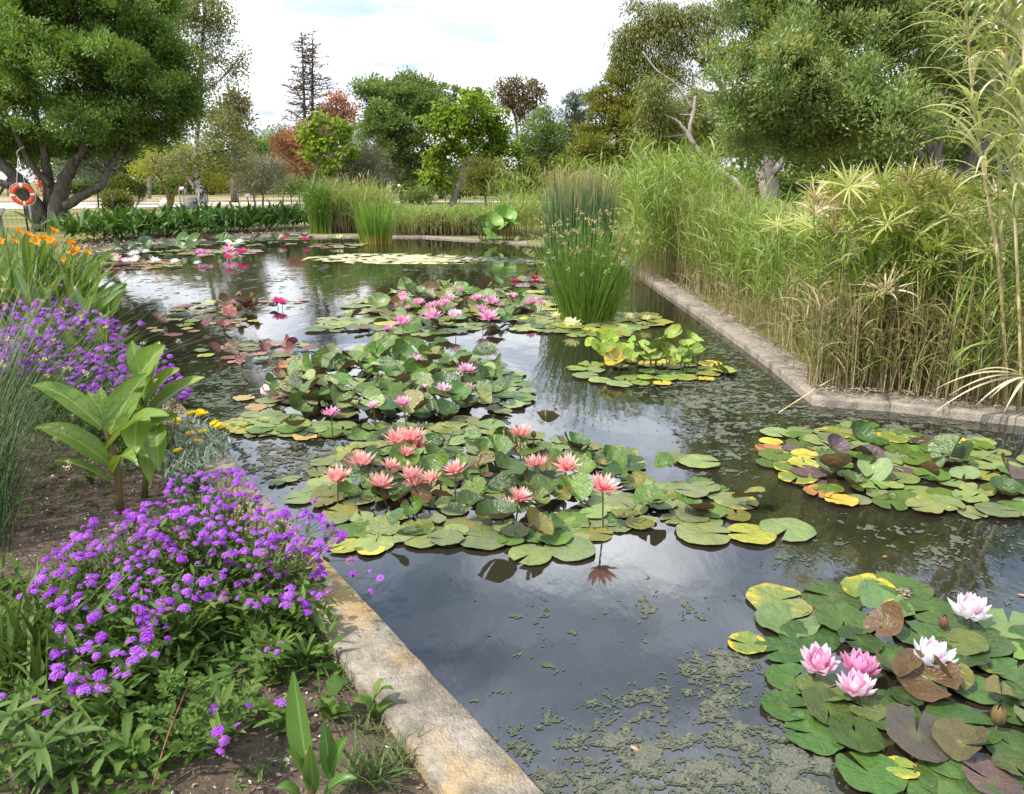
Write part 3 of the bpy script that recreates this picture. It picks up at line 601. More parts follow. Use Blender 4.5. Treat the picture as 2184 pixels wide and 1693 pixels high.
# small crimson patch behind the rush, thin patches further away
q0 = thing('water_lily', 'small dark water lily with crimson flowers, left behind the tall rush', 'water lily', G(1140, 602))
scatter(q0, [(1090, 605), (1120, 592), (1180, 590), (1200, 600), (1180, 612), (1120, 612)], .2, (.09, .16), 'd', {'purple': 4, 'olive': 3}, .1, None, 60)
for X, Y in [(1097, 603), (1140, 594), (1145, 603)]: lily(q0, G(X, Y, .1), .19, M_crim, 'round', .6, False)
for px, lab, cols, fl, sp in [
    ([(1115, 560), (1150, 555), (1175, 558), (1170, 566), (1125, 567)], 'small flat pale water lily patch beyond the rush with one white bud', {'light': 1}, [(1163, 566, .15, M_white)], .24),
    ([(660, 524), (720, 519), (775, 521), (770, 528), (690, 531)], 'thin flat water lily patch in front of the far green grass tuft', {'light': 3, 'brown': 1}, [], .3),
    ([(215, 545), (290, 530), (420, 528), (420, 536), (300, 548), (240, 552)], 'far water lily with green leaves and pure white flowers left along the kerb', {'light': 3, 'green': 2}, [(270, 531, .24, M_white), (315, 527, .2, M_white), (310, 536, .22, M_white), (285, 541, .3, M_white)], .34),
    ([(200, 560), (260, 552), (380, 556), (370, 570), (240, 575)], 'reddish far water lily with white flowers just behind the orange daylilies', {'red': 3, 'rust': 2, 'light': 2}, [(246, 551, .34, M_pink), (268, 556, .24, M_white), (285, 556, .26, M_white), (290, 549, .2, M_white), (330, 556, .3, M_white), (372, 558, .26, M_white), (420, 560, .18, M_white)], .34),
    ([(385, 518), (440, 508), (560, 515), (640, 520), (600, 524), (480, 526), (400, 524)], 'far mounded dark green water lily with white flowers beside the kerb', {'light': 3, 'green': 3}, [(384, 517, .3, M_white), (415, 517, .28, M_white), (405, 511, .26, M_white), (485, 515, .24, M_white), (492, 521, .3, M_cream), (510, 516, .3, M_white)], .36),
    ([(390, 540), (430, 533), (540, 532), (550, 540), (480, 548), (400, 546)], 'far flat water lily with pink and magenta flowers left of the mirrored sky', {'light': 3, 'pink': 1}, [(426, 537, .28, M_pink), (444, 538, .22, M_pink), (486, 534, .42, M_pink), (515, 537, .34, M_mag), (488, 548, .28, M_mag), (428, 545, .2, M_pink)], .34),
    ([(600, 511), (630, 507), (655, 507), (660, 512), (630, 514)], 'farthest small water lily with two magenta flowers at the kerb kink', {'brown': 2, 'light': 2}, [(603, 508, .24, M_mag), (650, 508, .24, M_mag)], .3)]:
    L_ = thing('water_lily', lab, 'water lily', np.append(np.mean([G(x, y)[:2] for x, y in px], axis=0), 0))
    mound = 'mound' in lab or 'pure white' in lab
    scatter(L_, px, sp, (.13, .21), 'f', cols, .65 if mound else .05, None, 130, rh=.14, rcols={'green': 1, 'dark': 1} if mound else None)
    for X, Y, s, m in fl: lily(L_, G(X, Y + 2, .12), s, m, 'round', .75, False)

# lotus (standing leaves) and the far lotus
def lotus(name, lab, base, lv, fl, rr, hz, colr, flpoly=None, n=0):
    o = thing(name, lab, 'lotus', base)
    for X, Y, h, s in lv:
        s *= .78 if colr else .62; q = G(X, Y, h) if colr else At(X, Y, base[1] - .5 + rng.normal() * .4); h = q[2]; pad(o, q, s, 'l', random.choice(('cup', 'cup', 'fold', 'wavy')), PC['lotus'] if colr else (.17, .32, .06), z=q[2] - .02 - s * .2, tilt=rng.uniform(.15, .8), taz=PI / 2 + rng.normal() * .9, name='leaf')
        mb = MB(); tube(mb, smoothline([[q[0] + rng.normal() * .05, q[1] + rng.normal() * .05, -.04], [q[0] + rng.normal() * .02, q[1], h * .6], q], 6), .005 if colr else .015, 6); mb.build('stem', M_lstem, o)
    if flpoly: scatter(o, flpoly, .17, (.07, .125), 'f', {'lotus': 3, 'yellow': 1.2, 'light': 2, 'ygreen': 2}, .02, None, n)
    return o
M_lstem = leafmat('lotus_stem', [(.10, .13, .03), (.14, .12, .03)], transl=.05)
lv = [(1275, 738, .16, .11), (1300, 722, .24, .11), (1290, 752, .14, .10), (1310, 735, .20, .12), (1275, 722, .2, .09), (1335, 745, .18, .11), (1345, 732, .2, .1), (1370, 740, .2, .1), (1395, 745, .2, .12), (1410, 730, .25, .12), (1420, 750, .18, .11), (1440, 712, .3, .11), (1470, 725, .25, .11), (1485, 730, .22, .1), (1455, 745, .2, .12), (1485, 748, .18, .11), (1325, 765, .12, .12), (1365, 762, .12, .1), (1400, 762, .14, .11), (1430, 765, .14, .1), (1455, 766, .13, .1), (1345, 757, .16, .1), (1300, 745, .2, .1), (1385, 755, .2, .1), (1540, 785, .08, .12), (1465, 735, .26, .1), (1262, 730, .18, .09)]
lotus('lotus', 'young lotus with yellow-green leaves standing on stems over yellowing floating leaves, right of centre', G(1390, 780), lv, [], .1, .2, True, [(1210, 790), (1260, 772), (1400, 770), (1520, 775), (1560, 795), (1500, 812), (1400, 825), (1300, 822), (1230, 812)], 75)
lv = [(1030, 470, 1.0, .42), (1050, 478, .85, .45), (1075, 470, 1.0, .5), (1095, 475, .9, .42), (1060, 490, .55, .45), (1035, 490, .5, .35), (1020, 496, .35, .38), (1080, 488, .6, .45), (1045, 500, .25, .4), (1085, 470, 1.05, .4), (1020, 484, .7, .36)]
lotus('lotus', 'far lotus clump with big round bright green leaves standing at the far kerb', G(1060, 512), lv, [], .4, 1, False, [(1015, 516), (1050, 512), (1110, 514), (1100, 520), (1030, 521)], 24)

# floating scum: real islands cut out of noise
t = NT('dried_algae'); p = t.pos(); c = t.ramp(t.noise(70, 5, p, .75), [(.3, (.045, .052, .034)), (.5, (.095, .103, .068)), (.7, (.17, .17, .115))])
c = t.mix(t.rng(t.noise(1.2, 4, p), .4, .65), c, t.mix(1.0, c, (.60, .78, .78), 'MULTIPLY')); M_alg = t.done(t.princ(c, .9, .15, t.bump(t.noise(90, 4, p, .8), .9, .01)))
t = NT('pale_algae'); p = t.pos(); M_alg2 = t.done(t.princ(t.ramp(t.noise(3, 6, p, .75), [(.3, (.30, .27, .14)), (.7, (.50, .46, .28))]), .9, .15))
t = NT('algae_crust'); p = t.pos(); M_alg3 = t.done(t.princ(t.ramp(t.noise(120, 5, p, .8), [(.3, (.06, .066, .048)), (.5, (.125, .126, .09)), (.7, (.21, .20, .145))]), .9, .15, t.bump(t.noise(110, 4, p, .8), .9, .01)))
def islands(name, pxpoly, cell, sc, thr, mat, seed, z=.0025, edge=.25, label=None):
    poly = np.array([G(x, y, 0)[:2] for x, y in pxpoly]); lo, hi = poly.min(0), poly.max(0)
    nx, ny = np.maximum(2, ((hi - lo) / cell).astype(int)) + 1
    while nx * ny > 240000: cell *= 1.2; nx, ny = np.maximum(2, ((hi - lo) / cell).astype(int)) + 1
    X, Y = np.meshgrid(np.linspace(lo[0], hi[0], nx), np.linspace(lo[1], hi[1], ny), indexing='ij')
    f = fbm(X - lo[0], Y - lo[1], seed, sc, 6, .82); f2 = fbm(X - lo[0], Y - lo[1], seed + 9, sc * .28, 3)
    d = np.full(X.shape, 1e9); n = len(poly)
    for i in range(n):
        a, b = poly[i], poly[(i + 1) % n]; u = b - a; tt = np.clip(((X - a[0]) * u[0] + (Y - a[1]) * u[1]) / (u @ u + 1e-12), 0, 1); d = np.minimum(d, np.hypot(X - a[0] - tt * u[0], Y - a[1] - tt * u[1]))
    ins = inpoly(np.stack([X.ravel(), Y.ravel()], -1), poly).reshape(X.shape); sdist = np.where(ins, d, -d)
    inp = inpoly(np.stack([X.ravel(), Y.ravel()], -1), POND).reshape(X.shape)
    val = f + (f2 - .5) * .22 - thr + np.clip(sdist / (edge * .5 + 1e-6), -1, 0) * .3 + np.clip(sdist / edge, 0, 1) * .08 - .08
    val = np.where(inp, val, -1)
    V = np.stack([X.ravel(), Y.ravel(), np.full(X.size, z)], -1); fv = val.ravel()
    i, j = np.meshgrid(np.arange(nx - 1), np.arange(ny - 1), indexing='ij'); a = (i * ny + j).ravel(); b = a + ny; c_ = b + 1; e = a + 1
    T = np.vstack([np.stack([a, b, c_], -1), np.stack([a, c_, e], -1)]); s = (fv[T] > 0); cnt = s.sum(1)
    mb = MB(); full = T[cnt == 3]
    if len(full): mb.add(V[full].reshape(-1, 3), None, np.arange(len(full) * 3).reshape(-1, 3), .5)
    def cut(p, q): tq = fv[p] / (fv[p] - fv[q]); return V[p] + (V[q] - V[p]) * tq[:, None]
    for want in (1, 2):
        M_ = T[cnt == want]; sm = s[cnt == want]
        if not len(M_): continue
        k = np.argmax(sm if want == 1 else ~sm, 1); ar = np.arange(len(M_)); p0, p1, p2 = M_[ar, k], M_[ar, (k + 1) % 3], M_[ar, (k + 2) % 3]
        if want == 1: mb.add(np.stack([V[p0], cut(p0, p1), cut(p0, p2)], 1).reshape(-1, 3), None, np.arange(len(M_) * 3).reshape(-1, 3), .5)
        else: mb.add(np.stack([cut(p0, p1), V[p1], V[p2], cut(p0, p2)], 1).reshape(-1, 3), np.arange(len(M_) * 4).reshape(-1, 4), None, .5)
    if mb.n: o = mb.build(name, mat, None, kind='stuff'); return o
islands('floating_algae', [(1000, 1560), (1150, 1540), (1300, 1480), (1420, 1440), (1520, 1390), (1640, 1380), (1700, 1500), (1800, 1640), (1950, 1800), (1150, 1800), (1080, 1640)], .0055, 18, 0.465, M_alg, 3)
islands('floating_algae', [(1000, 1560), (1150, 1540), (1300, 1480), (1420, 1440), (1520, 1390), (1640, 1380), (1700, 1500), (1800, 1640), (1950, 1800), (1150, 1800), (1080, 1640)], .0055, 18, .545, M_alg3, 3, z=.0055)
islands('floating_algae', [(490, 935), (690, 940), (800, 950), (680, 1010), (600, 1040), (540, 1010)], .010, 22, .52, M_alg3, 6, z=.0055)
islands('floating_algae', [(1380, 800), (1560, 760), (1640, 800), (1740, 860), (2150, 900), (2183, 1000), (1640, 905), (1560, 1000), (1400, 900)], .014, 17, .56, M_alg3, 11, z=.0055)
islands('floating_algae', [(1300, 1330), (1700, 1100), (2183, 1080), (2183, 1330), (1900, 1230), (1600, 1240), (1480, 1340)], .012, 18, 0.6, M_alg, 5)
islands('floating_algae', [(1380, 800), (1560, 760), (1640, 800), (1740, 860), (2150, 900), (2183, 1000), (1640, 905), (1560, 1000), (1400, 900)], .014, 17, 0.50, M_alg, 11)
islands('floating_algae', [(1500, 690), (1560, 700), (1700, 830), (1600, 860), (1380, 860), (1300, 810)], .016, 17, 0.55, M_alg, 12)
islands('floating_algae', [(1400, 900), (1640, 905), (1640, 1080), (1500, 1050), (1420, 980)], .013, 17, 0.59, M_alg, 15)
islands('floating_algae', [(490, 935), (690, 940), (800, 950), (680, 1010), (600, 1040), (540, 1010)], .010, 22, 0.465, M_alg, 6)
islands('floating_algae', [(385, 850), (430, 800), (520, 780), (560, 850), (550, 890), (480, 910), (420, 900)], .012, 18, 0.5, M_alg, 7)
islands('floating_algae', [(600, 1020), (680, 1000), (690, 1060), (610, 1060)], .010, 18, 0.52, M_alg, 17)
islands('floating_algae', [(330, 780), (450, 720), (700, 720), (700, 780), (450, 810)], .02, 14, 0.58, M_alg, 8)
islands('floating_algae', [(650, 551), (720, 543), (860, 541), (960, 546), (1040, 552), (1000, 560), (880, 563), (740, 560)], .06, 5, 0.4, M_alg2, 9, edge=1.2)
islands('floating_algae', [(930, 545), (1090, 547), (1150, 556), (1120, 562), (960, 565)], .06, 9, 0.48, M_alg, 21, edge=.5)
islands('floating_algae', [(470, 600), (560, 588), (650, 586), (660, 596), (560, 606)], .05, 9, 0.53, M_alg, 10, edge=.5)
islands('floating_algae', [(220, 610), (420, 560), (1150, 570), (1160, 620), (760, 640), (500, 690), (260, 680)], .045, 11, 0.61, M_alg, 13)
islands('floating_algae', [(860, 1240), (1500, 1190), (1500, 1430), (1000, 1500)], .010, 17, 0.65, M_alg, 14)
# pale stone in the browning end of the lily mound, and leaves afloat
def blob(mb, c, rad, seed, n=12, m=8, amp=.12):
    g = np.random.default_rng(seed); th = np.linspace(0, PI, m); ph = np.arange(n) * 2 * PI / n; ks = g.normal(size=(5, 3)); pp = g.random(5) * 6
    V = []
    for a in th:
        for b in ph:
            d = np.array([math.sin(a) * math.cos(b), math.sin(a) * math.sin(b), math.cos(a)]); V.append(np.array(c) + d * np.array(rad) * (1 + amp * np.sin(ks @ d * 2 + pp).mean() * 2))
    Q = [[i * n + j, (i + 1) * n + j, (i + 1) * n + (j + 1) % n, i * n + (j + 1) % n] for i in range(m - 1) for j in range(n)]; mb.add(V, Q)
t = NT('pale_stone'); p = t.pos(); M_stone = t.done(t.princ(t.ramp(t.noise(14, 6, p, .7), [(.35, (.42, .37, .34)), (.65, (.68, .63, .60))]), .85, .2, t.bump(t.noise(30, 5, p), .5, .02)))
mb = MB(); q = G(585, 832, .04); blob(mb, q, (.115, .08, .075), 4); tag(mb.build('stone', M_stone, None, True), 'smooth pale stone standing out of the water among browning lily leaves', 'stone')
M_fl = leafmat('fallen_leaf', [(.45, .20, .07), (.50, .33, .16), (.30, .14, .06)], transl=.1)
for X, Y in [(1770, 1248), (620, 1040), (1345, 1590), (545, 1000), (2190, 1270), (1890, 1185)]:
    mb = MB(); q = G(X, Y, .006); ribbons(mb, [q], rng.uniform(0, 6), PI / 2 - .1, .2, rng.uniform(.025, .04), .014, 4, 3, prof='lance'); tag(mb.build('fallen_leaf', M_fl, None, True), 'small fallen orange-brown leaf floating on open water', 'fallen leaf', 'fallen leaves floating on the pond')
# frog on the far pad of the near lily
t = NT('frog_skin'); p = t.pos(); M_frog = t.done(t.princ(t.ramp(t.noise(140, 4, p, .7), [(.4, (.05, .045, .025)), (.55, (.22, .19, .11)), (.7, (.34, .30, .19))]), .5, .4, t.bump(t.noise(200, 3, p), .5, .004)))
def frog():
    q = G(*ac(1315, 250), .022); o = thing('frog', 'small mottled brown frog sitting on a lily pad at the back of the nearest clump', 'frog', q); a = math.radians(-12)
    J = {'hip': (-.022, 0, .012), 'mid': (0, 0, .017), 'chest': (.017, 0, .017), 'nose': (.036, 0, .016)}
    for s, n in ((1, 'l'), (-1, 'r')):
        J['kn' + n] = (.004, .026 * s, .012); J['an' + n] = (-.026, .020 * s, .005); J['ft' + n] = (-.006, .030 * s, .003); J['to' + n] = (.010, .036 * s, .002)
        J['el' + n] = (.016, .019 * s, .008); J['ha' + n] = (.026, .022 * s, .002)
    names = list(J); me = bpy.data.meshes.new('body'); E = [('hip', 'mid'), ('mid', 'chest'), ('chest', 'nose')] + [e for n in 'lr' for e in (('hip', 'kn' + n), ('kn' + n, 'an' + n), ('an' + n, 'ft' + n), ('ft' + n, 'to' + n), ('chest', 'el' + n), ('el' + n, 'ha' + n))]
    me.from_pydata([J[k] for k in names], [(names.index(x), names.index(y)) for x, y in E], []); me.materials.append(M_frog)
    b = link('body', me, o); b.rotation_euler.z = a
    m = b.modifiers.new('s', 'SKIN'); m2 = b.modifiers.new('u', 'SUBSURF'); m2.levels = m2.render_levels = 2
    R = {'hip': .013, 'mid': .016, 'chest': .015, 'nose': .008}
    for i, k in enumerate(names):
        r = R.get(k, {'kn': .0065, 'an': .0045, 'ft': .004, 'to': .003, 'el': .005, 'ha': .003}.get(k[:2], .004)); me.skin_vertices[0].data[i].radius = (r, r * (.75 if k in R else 1))
    me.skin_vertices[0].data[0].use_root = True
    for s in (1, -1):
        mb = MB(); blob(mb, np.array(q) + np.array([.027 * math.cos(a) - .009 * s * math.sin(a), .027 * math.sin(a) + .009 * s * math.cos(a), .025]), (.0045,) * 3, 2, 8, 6, 0); e = mb.build('eye', M_eye, o, True)
t = NT('frog_eye'); M_eye = t.done(t.princ((.02, .017, .008), .1, .6))
frog()
# ------------------------------------------------------------------ plants of the left bed
def stems(mb, P0, P1, wd, bow=.06, K=4, r=None):
    P0, P1 = np.asarray(P0, float), np.asarray(P1, float); N = len(P0); s = np.linspace(0, 1, K + 1)
    bw = rng.normal(size=(N, 3)) * bow * np.linalg.norm(P1 - P0, axis=1)[:, None]; bw[:, 2] = abs(bw[:, 2])
    P = P0[:, None] + (P1 - P0)[:, None] * s[None, :, None] + bw[:, None] * (4 * s * (1 - s))[None, :, None]
    a = np.arange(3) * 2 * PI / 3; wd = np.broadcast_to(wd, (N,))
    V = P[:, :, None] + (wd[:, None] * (1 - .4 * s)[None])[..., None, None] * np.stack([np.cos(a), np.sin(a), 0 * a], -1)[None, None]
    i, j = np.meshgrid(np.arange(K), np.arange(3), indexing='ij'); j2 = (j + 1) % 3
    q = np.stack([i * 3 + j, i * 3 + j2, (i + 1) * 3 + j2, (i + 1) * 3 + j], -1).reshape(-1, 4)
    rr = rng.random(N) if r is None else np.broadcast_to(r, (N,))
    mb.add(V, (q[None] + (np.arange(N) * (K + 1) * 3)[:, None, None]).reshape(-1, 4), None, np.repeat(rr, (K + 1) * 3), np.tile(np.repeat(s, 3), N)); return P
PROF['tooth'] = lambda s: (np.sin(PI * np.clip(s, .04, .985) ** .8) ** .8 + .02) * (.80 + .38 * ((s * 9.5) % 1))
M_verb = [petalmat('verbena_violet', (.28, .065, .41), (.42, .13, .57), transl=.25, vary=.6), petalmat('verbena_purple', (.24, .03, .38), (.34, .06, .52), transl=.25, vary=.6)]
M_vleaf = leafmat('verbena_leaf', [(.05, .10, .018), (.085, .145, .026), (.14, .20, .045)], transl=.3, spec=.18, rough=.6)
M_vstem = leafmat('verbena_stem', [(.09, .12, .04), (.07, .10, .035)], transl=.05)
def headmesh(seed, mat):
    g = np.random.default_rng(seed); n = 24; k = np.arange(n); zc = 1 - k / n * 1.05; ph = k * 2.4 + g.random() * 6; rr = np.sqrt(np.maximum(0, 1 - zc ** 2))
    C = np.stack([rr * np.cos(ph), rr * np.sin(ph), zc * .62], -1) * g.uniform(.72, 1.15, n)[:, None]; Nn = np.stack([rr * np.cos(ph) * .8, rr * np.sin(ph) * .8, zc + .35], -1); Nn /= np.linalg.norm(Nn, axis=1)[:, None]
    mb = MB()
    A = np.cross(Nn, g.normal(size=(n, 3))); A /= np.linalg.norm(A, axis=1)[:, None]; B = np.cross(Nn, A)
    for i in range(5):
        a = i * 2 * PI / 5; d = A * math.cos(a) + B * math.sin(a); sd_ = B * math.cos(a) - A * math.sin(a); l = .40
        V = np.stack([C, C + d * l * .7 - sd_ * l * .38 + Nn * .05, C + d * l + Nn * g.uniform(-.10, .16, n)[:, None], C + d * l * .7 + sd_ * l * .38 + Nn * .05], 1)
        mb.add(V, np.arange(n * 4).reshape(-1, 4), None, np.repeat(np.clip(g.random(n) * .8 + g.random(n) * .2, 0, 1), 4), np.tile([0, .6, 1, .6], n))
    a = np.arange(7) * 2 * PI / 7; V = np.vstack([np.stack([np.cos(a) * .6, np.sin(a) * .6, 0 * a + .05], -1), [[0, 0, -.75]]]); mb.add(V, None, [[i, (i + 1) % 7, 7] for i in range(7)][::-1], .1, 0)
    return mb.mesh('flower_head', mat)
M_fade = petalmat('faded_verbena', (.17, .07, .14), (.30, .16, .26), transl=.2, vary=.5)
HEADS = [headmesh(40 + i, M_verb[i % 2 if i > 3 else 0]) for i in range(11)] + [headmesh(60, M_fade)]
def verbena(label, pxpoly, n, h0, h1, cen_px, size, extra=(), nleaf=1800, lh=.5, spread=.3, dens=None, leafl=.06, hfun=None):
    pp = sample_poly(pxpoly, n * 3)
    if dens: pp = pp[rng.random(len(pp)) < dens(pp)]
    pp = pp[:n]; cen = G(*cen_px, .04); o = thing('verbena', label, 'flower', cen)
    pp = np.vstack([pp, np.array(extra, float).reshape(-1, 2)]); Q = []
    for X, Y in pp:
        h = rng.uniform(h0, h1) if hfun is None else hfun(X, Y) * rng.uniform(.82, 1.1); Q.append(G(X, Y, h))
    Q = np.array(Q)
    for q in Q:
        f = link('flower_head', random.choice(HEADS), o); d = (q - cen) * np.array([1, 1, 0]); s = size * rng.uniform(.5, 1.2) * .5
        f.matrix_local = Matrix.Translation(Vector(q - cen)) @ Euler((rng.normal() * .3 - d[1] * .15, rng.normal() * .3 + d[0] * .3, rng.random() * 6)).to_matrix().to_4x4() @ Matrix.Scale(s, 4)
    base = Q.copy(); base[:, 2] = .035; base[:, :2] += (cen[:2] - base[:, :2]) * spread + rng.normal(size=(len(Q), 2)) * .04
    # keep roots in the bed
    side = (base[:, :2] - pa[:2]) @ dn; bad = side < KW + .05; base[bad, :2] += (KW + .05 - side[bad] + rng.random(bad.sum()) * .15)[:, None] * dn
    mb = MB(); P = stems(mb, base, Q, .0022, .10); mb.build('stems', M_vstem, o, kind='stuff')
    mb = MB(); k = rng.integers(0, len(Q), nleaf); f = rng.random(nleaf) ** 1.3 * .85; idx = np.minimum((f * 4).astype(int), 3); fr = f * 4 - idx
    C = P[k, idx] * (1 - fr)[:, None] + P[k, idx + 1] * fr[:, None]; C[:, :2] += rng.normal(size=(nleaf, 2)) * .02
    ribbons(mb, C, rng.random(nleaf) * 2 * PI, rng.uniform(.5, 1.3, nleaf), rng.uniform(0, .9, nleaf), rng.uniform(.5, 1.25, nleaf) * leafl * (1.25 - .7 * f), rng.uniform(.12, .24, nleaf) * leafl * 1.15, 5, 3, fold=-.4, prof='tooth', roll=rng.normal(size=nleaf) * .4)
    mb.build('foliage', M_vleaf, o, kind='stuff'); return o
near1 = [(330, 1040), (400, 1010), (500, 1000), (600, 1080), (690, 1085), (735, 1145), (690, 1200), (640, 1180), (560, 1190), (450, 1200), (370, 1180), (260, 1140), (300, 1080)]
near2 = [(90, 1190), (190, 1110), (300, 1070), (370, 1150), (450, 1190), (440, 1260), (370, 1320), (250, 1330), (110, 1300), (30, 1270), (60, 1230)]
near3 = [(440, 1200), (560, 1190), (690, 1190), (720, 1280), (640, 1335), (560, 1300), (450, 1280), (380, 1330), (330, 1430), (250, 1470), (120, 1480), (100, 1330), (250, 1320), (380, 1290)]
verbena('purple verbena mound, densest, spilling over the near kerb edge towards the salmon lilies', near1, 235, .3, .42, (470, 1180), .030, [(470, 1003), (495, 1005), (520, 1008), (480, 1020), (505, 1022), (545, 1018), (540, 1035), (500, 1035), (380, 1012), (378, 1045), (435, 1022), (450, 1030), (670, 1068), (730, 1140), (745, 1195), (757, 1195), (752, 1225), (790, 1218), (810, 1234), (792, 1262)], 1700, hfun=lambda X, Y: .34)
verbena('purple verbena on the left, beside the sword-shaped leaves and the bare soil', near2, 165, .25, .36, (230, 1290), .031, [(75, 1495), (4, 1485), (100, 1520)], 1500, hfun=lambda X, Y: .30)
verbena('sparser sprawling purple verbena nearest the viewer, lowest flower heads near the soil', near3, 105, .16, .28, (420, 1330), .034, [(465, 1560), (478, 1580), (508, 1548), (530, 1505), (600, 1500), (470, 1602), (455, 1510), (590, 1390), (600, 1375), (570, 1385), (310, 1350), (250, 1440)], 2000, hfun=lambda X, Y: .24, leafl=.085)
far1 = [(60, 700), (150, 680), (260, 680), (300, 730), (350, 790), (390, 830), (370, 850), (330, 830), (300, 850), (180, 840), (120, 800), (50, 790)]
far2 = [(0, 650), (60, 620), (140, 640), (220, 660), (260, 690), (150, 700), (80, 740), (60, 800), (0, 800)]
verbena('long bank of purple verbena behind the broad-leaved canna, leaning out over the water', far1, 290, .45, .62, (200, 870), .042, [(330, 745), (345, 755), (335, 775), (370, 790), (345, 800), (300, 690), (355, 745), (362, 760), (350, 788), (378, 800), (385, 812), (392, 826), (380, 838), (368, 845), (395, 840), (360, 815), (372, 825), (345, 812), (388, 850), (375, 858), (355, 832), (402, 832), (340, 765), (352, 770), (366, 780)], 3200, hfun=lambda X, Y: .55, spread=.2)
verbena('lighter purple verbena at the left edge under the arching rush blades', far2, 240, .5, .7, (80, 790), .042, [(30, 615), (62, 608), (62, 622), (95, 608), (130, 608), (130, 600), (165, 612), (160, 605), (75, 650), (112, 635), (140, 640)], 1700, hfun=lambda X, Y: .66, spread=.2)

# the big canna
def broadmat(name, c0, c1, rib, transl=.35, nv=85):
    t = NT(name); u = t.attr('r'); v = t.attr('v'); c = t.mix(t.rng(t.noise(5, 4, t.pos()), .35, .65), c0, c1)
    w_ = t.math('SINE', t.math('ADD', t.math('MULTIPLY', v, float(nv) * 2), t.math('MULTIPLY', u, -9.0))); c = t.mix(t.rng(w_, .4, 1, 0, .10), c, rib)
    c = t.mix(t.rng(u, .02, .11, .85, 0), c, rib); c = t.mix(t.rng(u, .93, 1, 0, .5), c, tuple(x * .6 for x in c0))
    a = t.princ(c, .36, .42, t.bump(w_, .04, .003)); tr = t.n('ShaderNodeBsdfTranslucent'); t.l(t.mix(1.0, c, (1.3, 1.2, .5), 'MULTIPLY'), tr.inputs[0]); m = t.n('ShaderNodeMixShader'); m.inputs[0].default_value = transl; t.l(a, m.inputs[1]); t.l(tr.outputs[0], m.inputs[2]); return t.done(m.outputs[0])
M_canna = broadmat('canna_leaf', (.125, .215, .028), (.19, .29, .045), (.30, .37, .12))
M_cstem = leafmat('canna_stem', [(.10, .13, .03), (.14, .09, .04)], transl=.05)
def veins(m):      # side veins that show on a broad leaf
    t = m.node_tree; return m
cbase = G(256, 1095, .04)
cd_ = cbase[1]
ca = thing('canna', 'big canna with broad pointed bright green leaves in front of the purple verbena', 'plant', cbase)
def cc(x, y, d): return At(x * .3358, 477.6 + y * .3358, cd_ + d)
st1 = smoothline([cbase, cc(745, 1560, 0), cc(690, 1380, 0), cc(655, 1230, .02)], 8); mb = MB(); tube(mb, st1, np.linspace(.02, .010, 8), 8); mb.build('stalk', M_cstem, ca, True)
b2 = G(308, 1062, .04); st2 = smoothline([b2, cc(925, 1450, .22), cc(905, 1200, .24), cc(880, 980, .25)], 8); mb = MB(); tube(mb, st2, np.linspace(.018, .009, 8), 8); mb.build('stalk', M_cstem, ca, True)
for (bx, by, bd), (tx, ty, td), wd, arch, roll in [
    ((650, 1300, 0), (205, 1025, -.05), .115, .14, .7), ((705, 1540, 0), (225, 1292, -.12), .125, .13, .75), ((712, 1650, 0), (345, 1505, -.2), .07, .10, .5), ((690, 1330, 0), (935, 950, .1), .155, .06, -.9),
    ((860, 1010, .25), (1050, 772, .22), .16, .05, -1.1), ((880, 960, .25), (838, 740, .3), .08, .02, .3), ((900, 1180, .24), (1140, 922, .2), .15, .08, -.6), ((930, 1230, .24), (1300, 975, .25), .14, .07, -.5),
    ((690, 1420, 0), (1072, 1218, -.15), .13, .12, -.35), ((715, 1600, 0), (875, 1535, -.2), .085, .25, -.3), ((660, 1230, .02), (555, 1062, .05), .07, .04, .6), ((665, 1250, .02), (640, 1035, .1), .08, .03, .4),
    ((870, 1190, .05), (855, 1470, -.12), .145, .06, .1), ((985, 1260, .2), (1010, 1570, .05), .12, .05, -.2), ((930, 1330, .2), (1135, 1222, .2), .11, .1, -.4), ((900, 1180, .2), (700, 1190, .1), .13, .12, .3),
    ((890, 1060, .25), (1012, 745, .4), .10, .05, -.5), ((905, 1100, .24), (925, 1050 - 30, .0), .12, .05, -.6), ((920, 1400, .2), (960, 1660, .05), .08, .08, -.1)]:
    mb = MB(); leaf_between(mb, cc(bx, by, bd), cc(tx, ty, td), wd * 1.08, arch, roll, 18, 9, .34, 'lance', .02, r='u'); mb.build('leaf', M_canna, ca, True)
# the small canna by the near kerb
M_canna2 = broadmat('young_canna_leaf', (.075, .16, .03), (.11, .20, .04), (.20, .29, .10))
nb = G(665, 1725, .04); nd = nb[1]; cn = thing('canna', 'young canna shoot with one tall cupped leaf on bare soil beside the near kerb', 'plant', nb)
A2 = lambda x, y, d=0: At(x, y, nd + d)
mb = MB(); tube(mb, smoothline([nb, A2(660, 1640), A2(655, 1600)], 5), np.linspace(.012, .008, 5), 8); mb.build('stalk', M_cstem, cn, True)
for p0, p1, wd, arch, roll, sidev in [((655, 1640, 0), (625, 1432, .05), .078, .02, .25, (0, -1, .25)), ((660, 1680, .0), (610, 1600, -.03), .045, .1, .5, None), ((668, 1690, 0), (662, 1590, -.05), .05, .03, -.1, (0, -1, .3)), ((705, 1660, .03), (690, 1535, .08), .05, .02, -.4, (0, -1, .2)), ((706, 1650, .03), (740, 1570, .03), .05, .1, -.8, None), ((690, 1700, 0), (760, 1660, .0), .04, .2, -.3, None), ((640, 1700, 0), (590, 1680, -.02), .04, .2, .3, None)]:
    mb = MB(); leaf_between(mb, A2(*p0), A2(*p1), wd, arch, roll, 18, 9, .38, 'lance', .02, side=sidev, r='u'); mb.build('leaf', M_canna2, cn, True)

